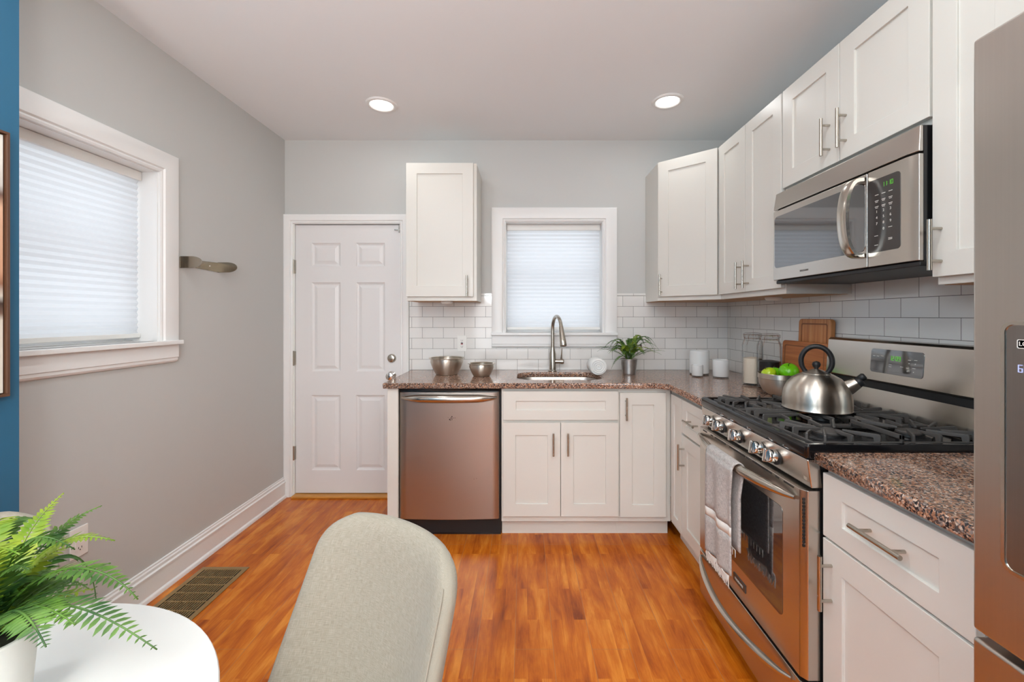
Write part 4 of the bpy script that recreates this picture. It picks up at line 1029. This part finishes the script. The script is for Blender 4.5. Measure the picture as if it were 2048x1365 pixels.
# cutting boards leaning on the right wall
def board(nm, y0, y1, h, t, xb, lean, mat, label, r=.02, groove=.022):
    root = thing(nm, label, 'cutting board', (xb, (y0+y1)/2, CZ)); root.rotation_euler = (0, lean, 0)
    wd = (y1-y0)/2; mb = MB(); rr = rrect(-wd, wd, .0005, h, r, 6)
    mb.loft([[(-t/2, y, z) for y, z in rr], [(t/2, y, z) for y, z in rr]]); mb.build('board', mat, root, local=True, bevel=.003)
    mb = MB(); g = groove; o1 = rrect(-wd+g, wd-g, g, h-g, r*.6, 6); o2 = rrect(-wd+g+.007, wd-g-.007, g+.007, h-g-.007, r*.5, 6)
    mb.loft([[(-t/2-.0003, y, z) for y, z in o1], [(-t/2-.0003, y, z) for y, z in o2], [(-t/2+.001, y, z) for y, z in o2], [(-t/2+.001, y, z) for y, z in o1]], False)
    mb.build('juice_groove', M['groove'], root, local=True); return root
board('cutting_board', 2.050, 2.292, .385, .022, 1.480, .035, M['board_v'], 'taller upright bamboo cutting board leaning on the tiles at the back')
board('cutting_board', 2.010, 2.365, .268, .020, 1.437, .045, M['board_h'], 'wider shorter bamboo cutting board in front of the taller one')

# outlets
def outlet(mtx, label, gang=1, gfci=0, switch=False):
    t = thing('wall_outlet', label, 'outlet'); t.matrix_world = mtx; OFF[t.name] = Vector()
    w_ = .035+.023*(gang-1)
    MB().box(-w_, w_, -.006, 0, -.059, .059).build('cover_plate', M['wplastic'], t, local=True, bevel=.002)
    for g in range(gang):
        cx = (g-(gang-1)/2)*.046
        rc = MB().box(cx-.017, cx+.017, -.0085, -.006, -.034, .034).build('receptacle', M['wplastic'], t, local=True, bevel=.001)
        if g != gfci: 
            MB().box(cx-.005, cx+.005, -.014, -.0085, -.004, .010).build('toggle', M['wplastic'], t, local=True); continue
        mb = MB()
        for zz in (-.022, .022):
            for ox in (-.006, .006): mb.box(cx+ox-.001, cx+ox+.001, -.0092, -.0085, zz-.004, zz+.004)
            mb.box(cx-.002, cx+.002, -.0092, -.0085, zz-.010, zz-.0065)
        if not switch: mb.box(cx-.008, cx+.008, -.0095, -.0085, -.001, .006)
        mb.build('slots', M['scuff'], rc, local=True)
        if not switch: MB().box(cx-.008, cx+.008, -.0095, -.0085, -.008, -.002).build('reset_button', M['red'], rc, local=True)
outlet(Matrix.Translation(((924.5-1048)/268, sy0, CAMZ-(687-633)/268)), 'white outlet with red reset button on the tiles above the steel bowls')
outlet(Matrix.Translation(((1274-1048)/268, sy0, CAMZ-(691-633)/268)), 'white double outlet plate on the tiles half hidden behind the counter fern', 2, 1)
outlet(Matrix.Translation((XL, 1.70, .44)) @ Matrix.Rotation(PI/2, 4, 'Z'), 'white wall outlet low on the left grey wall behind the large fern', 1, 0, True)

M['hookm'] = steel('aged_nickel', srgb(150, 141, 128), .2, (30, 30, 30), .02)
# wall bracket
hk = thing('wall_bracket', 'brushed nickel bracket with two rounded tongues on the left grey wall', 'wall hook', (XL, 2.34, 1.625))
mb = MB(); mb.prism([(2.200, 1.594), (2.200, 1.652), (2.30, 1.648), (2.478, 1.655), (2.478, 1.600), (2.30, 1.606)], XL, XL+.003, 'x'); mb.build('back_plate', M['hookm'], hk, bevel=.001)
for y_, z0, z1, L in ((2.205, 1.594, 1.655, .115), (2.474, 1.598, 1.657, .115)):
    zc = (z0+z1)/2; hh = (z1-z0)/2; poly = [(XL+.001, z0), (XL+L*.5, z0)]+[(XL+L*.5+L*.5*math.sin(PI*k/16), zc-hh*math.cos(PI*k/16)) for k in range(1, 16)]+[(XL+L*.5, z1), (XL+.001, z1)]
    MB().prism(poly, y_-.002, y_+.002, 'y').build('tongue', M['hookm'], hk, bevel=.001)
MB().lathe([(.005, 0), (.004, .002), (0, .003)], (XL+.003, 2.41, 1.627), 14, (1, 0, 0)).build('screw', M['chrome'], hk, smooth=True)

# floor vent
vt = thing('floor_vent', 'brass floor register set in the wood floor beside the left baseboard', 'floor vent', (-1.59, 2.0, 0))
vx0, vx1, vy0, vy1 = -1.712, -1.465, 1.72, 2.268; e_ = .024
mb = MB()
for a in ((vx0, vx1, vy0, vy0+e_), (vx0, vx1, vy1-e_, vy1), (vx0, vx0+e_, vy0+e_, vy1-e_), (vx1-e_, vx1, vy0+e_, vy1-e_)): mb.box(a[0], a[1], a[2], a[3], 0, .005)
mb.build('frame', M['brass'], vt, bevel=.001)
MB().box(vx0+e_, vx1-e_, vy0+e_, vy1-e_, .0002, .0006).build('duct_shade_sheet', M['darkvoid'], vt)  # dark sheet standing in for the shade inside the duct
mb = MB(); nx = 17
for k in range(1, nx): 
    x_ = vx0+e_+(vx1-vx0-2*e_)*k/nx; mb.box(x_-.0024, x_+.0024, vy0+e_, vy1-e_, .0007, .0042)
for k in range(1, 8):
    y_ = vy0+e_+(vy1-vy0-2*e_)*k/8; mb.box(vx0+e_, vx1-e_, y_-.003, y_+.003, .0007, .0045)
mb.build('louvers', M['brass'], vt)

# picture on the blue wall
pc = thing('framed_picture', 'abstract beige and brown painting in walnut frame on the blue wall', 'picture', (XN, .95, 1.09))
mb = MB(); f = .008; b0, b1, b2, b3 = .62, 1.304, 1.098, 1.906
for a in ((b0, b1, b2, b2+f), (b0, b1, b3-f, b3), (b0, b0+f, b2+f, b3-f), (b1-f, b1, b2+f, b3-f)): mb.box(XN, XN+.024, a[0], a[1], a[2], a[3])
mb.build('frame', M['frame'], pc, bevel=.001)
MB().box(XN+.0065, XN+.016, b0+.01+f, b1-.004-f, b2+.004+f, b3-.004-f).build('canvas', M['art'], pc)
MB().box(XN, XN+.006, b0+f, b1-f, b2+f, b3-f).build('backing', M['scuff'], pc)

# ------------------------------------------------------------------ table, chairs, fern
TX, TYc, TR = -.86, .463, .43
tb = thing('round_table', 'round white table in the near left corner carrying the large fern', 'table', (TX, TYc, 0))
MB().lathe([(TR-.05, .705), (TR-.012, .718), (TR-.003, .730), (TR, .737), (TR-.002, .741), (TR-.006, .743), (0, .743)], (TX, TYc, 0), 96).build('tabletop', M['table'], tb, smooth=True)
MB().lathe([(.25, 0), (.25, .008), (.10, .03), (.045, .08), (.032, .30), (.035, .60), (.09, .704), (0, .704)], (TX, TYc, 0), 48).build('pedestal', M['table'], tb, smooth=True)
FPX, FPY, TZ = -.765, .605, .743
lf = thing('potted_fern', 'large artificial fern in a pale pot on the round white table', 'potted plant', (FPX, FPY, TZ))
MB().lathe([(.036, 0), (.04, .004), (.050, .135), (.052, .139), (.050, .142), (.046, .142), (.044, .125), (0, .124)], (FPX, FPY, TZ), 40).build('pot', M['concrete'], lf, smooth=True)
MB().lathe([(.044, .124), (.03, .138), (0, .142)], (FPX, FPY, TZ), 24).build('soil', M['soil'], lf)
random.seed(5)
zt = TZ+.135
def W(px, py, Y): return Vector(((px-1048)*Y/850, Y, CAMZ-(py-633)*Y/850))
base = Vector((FPX, FPY, zt))
big = [  # (mid1, mid2, tip) measured once from the photograph, then plain coordinates
 (W(20, 1120, .66), W(60, 1040, .70), W(128, 986, .73), .025, 'leafy'),
 (W(40, 1130, .70), W(110, 1040, .74), W(204, 1012, .78), .024, 'leaf'),
 (W(40, 1110, .64), W(130, 1045, .66), W(230, 1082, .68), .025, 'leafy'),
 (W(60, 1110, .72), W(190, 1040, .76), W(192, 1198, .77), .024, 'leaf'),
 (W(60, 1100, .60), W(220, 1110, .60), W(276, 1200, .60), .024, 'leaf'),
 (W(70, 1160, .56), W(190, 1210, .55), W(314, 1300, .54), .027, 'leafd'),
 (W(20, 1180, .54), W(60, 1225, .52), W(92, 1295, .50), .026, 'leafd'),
 (W(-40, 1090, .66), W(-20, 1010, .68), W(30, 1040, .74), .025, 'leafy'),
 (W(-60, 1110, .60), W(-130, 1060, .58), W(-200, 1130, .56), .024, 'leaf'),
 (W(-50, 1150, .54), W(-100, 1150, .50), W(-160, 1230, .46), .024, 'leaf'),
 (W(0, 1120, .70), W(40, 1080, .80), W(120, 1120, .84), .025, 'leafy'),
 (W(10, 1150, .66), W(60, 1110, .72), W(120, 1150, .74), .021, 'leafy'),
 (W(0, 1170, .60), W(50, 1130, .62), W(100, 1160, .66), .026, 'leaf'),
 (W(-10, 1150, .58), W(10, 1110, .58), W(60, 1140, .58), .026, 'leafd'),
 (W(30, 1170, .70), W(110, 1120, .74), W(180, 1180, .76), .024, 'leafd'),
 (W(10, 1090, .60), W(60, 1030, .60), W(150, 1100, .62), .026, 'leaf'),
 (W(-30, 1080, .70), W(10, 1000, .72), W(90, 1045, .76), .026, 'leafd'),
 (W(-60, 1120, .56), W(-40, 1060, .54), W(40, 1110, .52), .026, 'leafy'),
 (W(20, 1200, .56), W(80, 1190, .54), W(150, 1250, .53), .026, 'leaf'),
 (W(20, 1190, .62), W(90, 1180, .66), W(150, 1215, .70), .026, 'leaf')]
for a_, b_, c_, lf_, mt_ in big: frond([base, a_, b_.lerp(a_, .1), c_], lf_*1.1, 25, M[mt_], lf, stemr=.0022, droop=.25, wdt=.27)
for k in range(24):
    a = 2*PI*k/24; L = random.uniform(.08, .13); h_ = random.uniform(.05, .11)
    frond([base, base+Vector((math.cos(a)*L*.4, math.sin(a)*L*.4, h_)), base+Vector((math.cos(a)*L, math.sin(a)*L, h_*.8))], .026, 13, M[('leafd', 'leaf', 'leafy')[k % 3]], lf, stemr=.002, wdt=.34)

def make_chair(loc, rz, label):
    """upholstered shell chair: local -y is forward; origin on the floor under the seat"""
    t = thing('dining_chair', label, 'chair', loc, rz, 'linen dining chairs'); OFF[t.name] = Vector()
    mb = MB(); uvl = mb.bm.loops.layers.uv.new('UVMap'); NU, NV = 24, 26; th = .046
    def top(u): return .835-.06*abs(u)**2.6-.0*u
    def S(u, v):   # u -1..1, v 0..1 ; outline with rounded corners
        H = .415; z = .43+H*v; hw = .236-.018*v; r = .07; dz = z-(.43+H-r)
        if dz > 0: hw = hw-r+math.sqrt(max(0, r*r-dz*dz))
        x = hw*u; z += .014*(1-(x/.2)**2)*v**4
        y = .165+.095*v**1.1-.13*abs(x/.232)**2.4*(1-.45*v)
        return Vector((x, y, z))
    def N(u, v):
        e = .01; v = min(v, .93); a = S(min(1, u+e), v)-S(max(-1, u-e), v); b = S(u, v+e)-S(u, max(0, v-e)); return a.cross(b).normalized()
    front, back = [], []
    for j in range(NV+1):
        fr_, bk_ = [], []
        for i in range(NU+1):
            u = -1+2*i/NU; v = j/NV; p = S(u, v); n_ = N(u, v)
            if n_.y > 0: n_ = -n_
            edge = min(1, (1-abs(u))/.12) if abs(u) > .88 else 1; edge = min(edge, (1-v)/.10 if v > .90 else 1)
            tt = th*(.35+.65*math.sqrt(max(0, edge)))
            fr_.append((mb.bm.verts.new(p+n_*tt*.5), (u*.25, v*.4))); bk_.append((mb.bm.verts.new(p-n_*tt*.5), (u*.25+1, v*.4)))
        front.append(fr_); back.append(bk_)
    def face(q):
        f = mb.bm.faces.new([v for v, _ in q])
        for lp, (_, uv) in zip(f.loops, q): lp[uvl].uv = uv
    for j in range(NV):
        for i in range(NU):
            face([front[j][i], front[j][i+1], front[j+1][i+1], front[j+1][i]]); face([back[j][i+1], back[j][i], back[j+1][i], back[j+1][i+1]])
        face([front[j][0], front[j+1][0], back[j+1][0], back[j][0]]); face([front[j+1][NU], front[j][NU], back[j][NU], back[j+1][NU]])
    for i in range(NU):
        face([front[NV][i], front[NV][i+1], back[NV][i+1], back[NV][i]]); face([front[0][i+1], front[0][i], back[0][i], back[0][i+1]])
    bkr = mb.build('backrest', M['linen'], t, local=True, smooth='all', subsurf=1)
    pts = [S(.965, .03+.87*k/24)+N(.965, .03+.87*k/24)*(-1 if N(.965, .5).y > 0 else 1)*.016 for k in range(25)]
    MB().tube(pts, .0016, 6).build('seam', M['linen'], bkr, local=True, smooth=True)
    # seat cushion
    mb = MB(); uvl = mb.bm.loops.layers.uv.new('UVMap'); rings = []
    for i, z in ((.03, .40), (.004, .415), (0, .44), (.01, .468), (.05, .482), (.12, .486)):
        rings.append([(x, y, z) for x, y in rrect(-.235+i, .235-i, -.25+i, .20-i*.5, .09-i*.3 if i < .1 else .05, 6)])
    mb.loft(rings)
    for f in mb.bm.faces:
        for lp in f.loops: lp[uvl].uv = (lp.vert.co.x, lp.vert.co.y+lp.vert.co.z)
    mb.build('seat', M['linen'], t, local=True, smooth='all')
    for sx_, sy_ in ((-1, -1), (1, -1), (1, 1), (-1, 1)):
        MB().tube([(sx_*.15, sy_*.13-.02, .402), (sx_*.21, sy_*.20-.02, 0.0)], [.019, .010], 14).build('leg', M['legwood'], t, local=True, smooth=True)
    return t
make_chair((-.422, .79, 0), -.57, 'beige linen dining chair in the foreground, centre, facing the table')
make_chair((-1.21, .81, 0), math.radians(50), 'beige linen dining chair at the left edge behind the large fern')
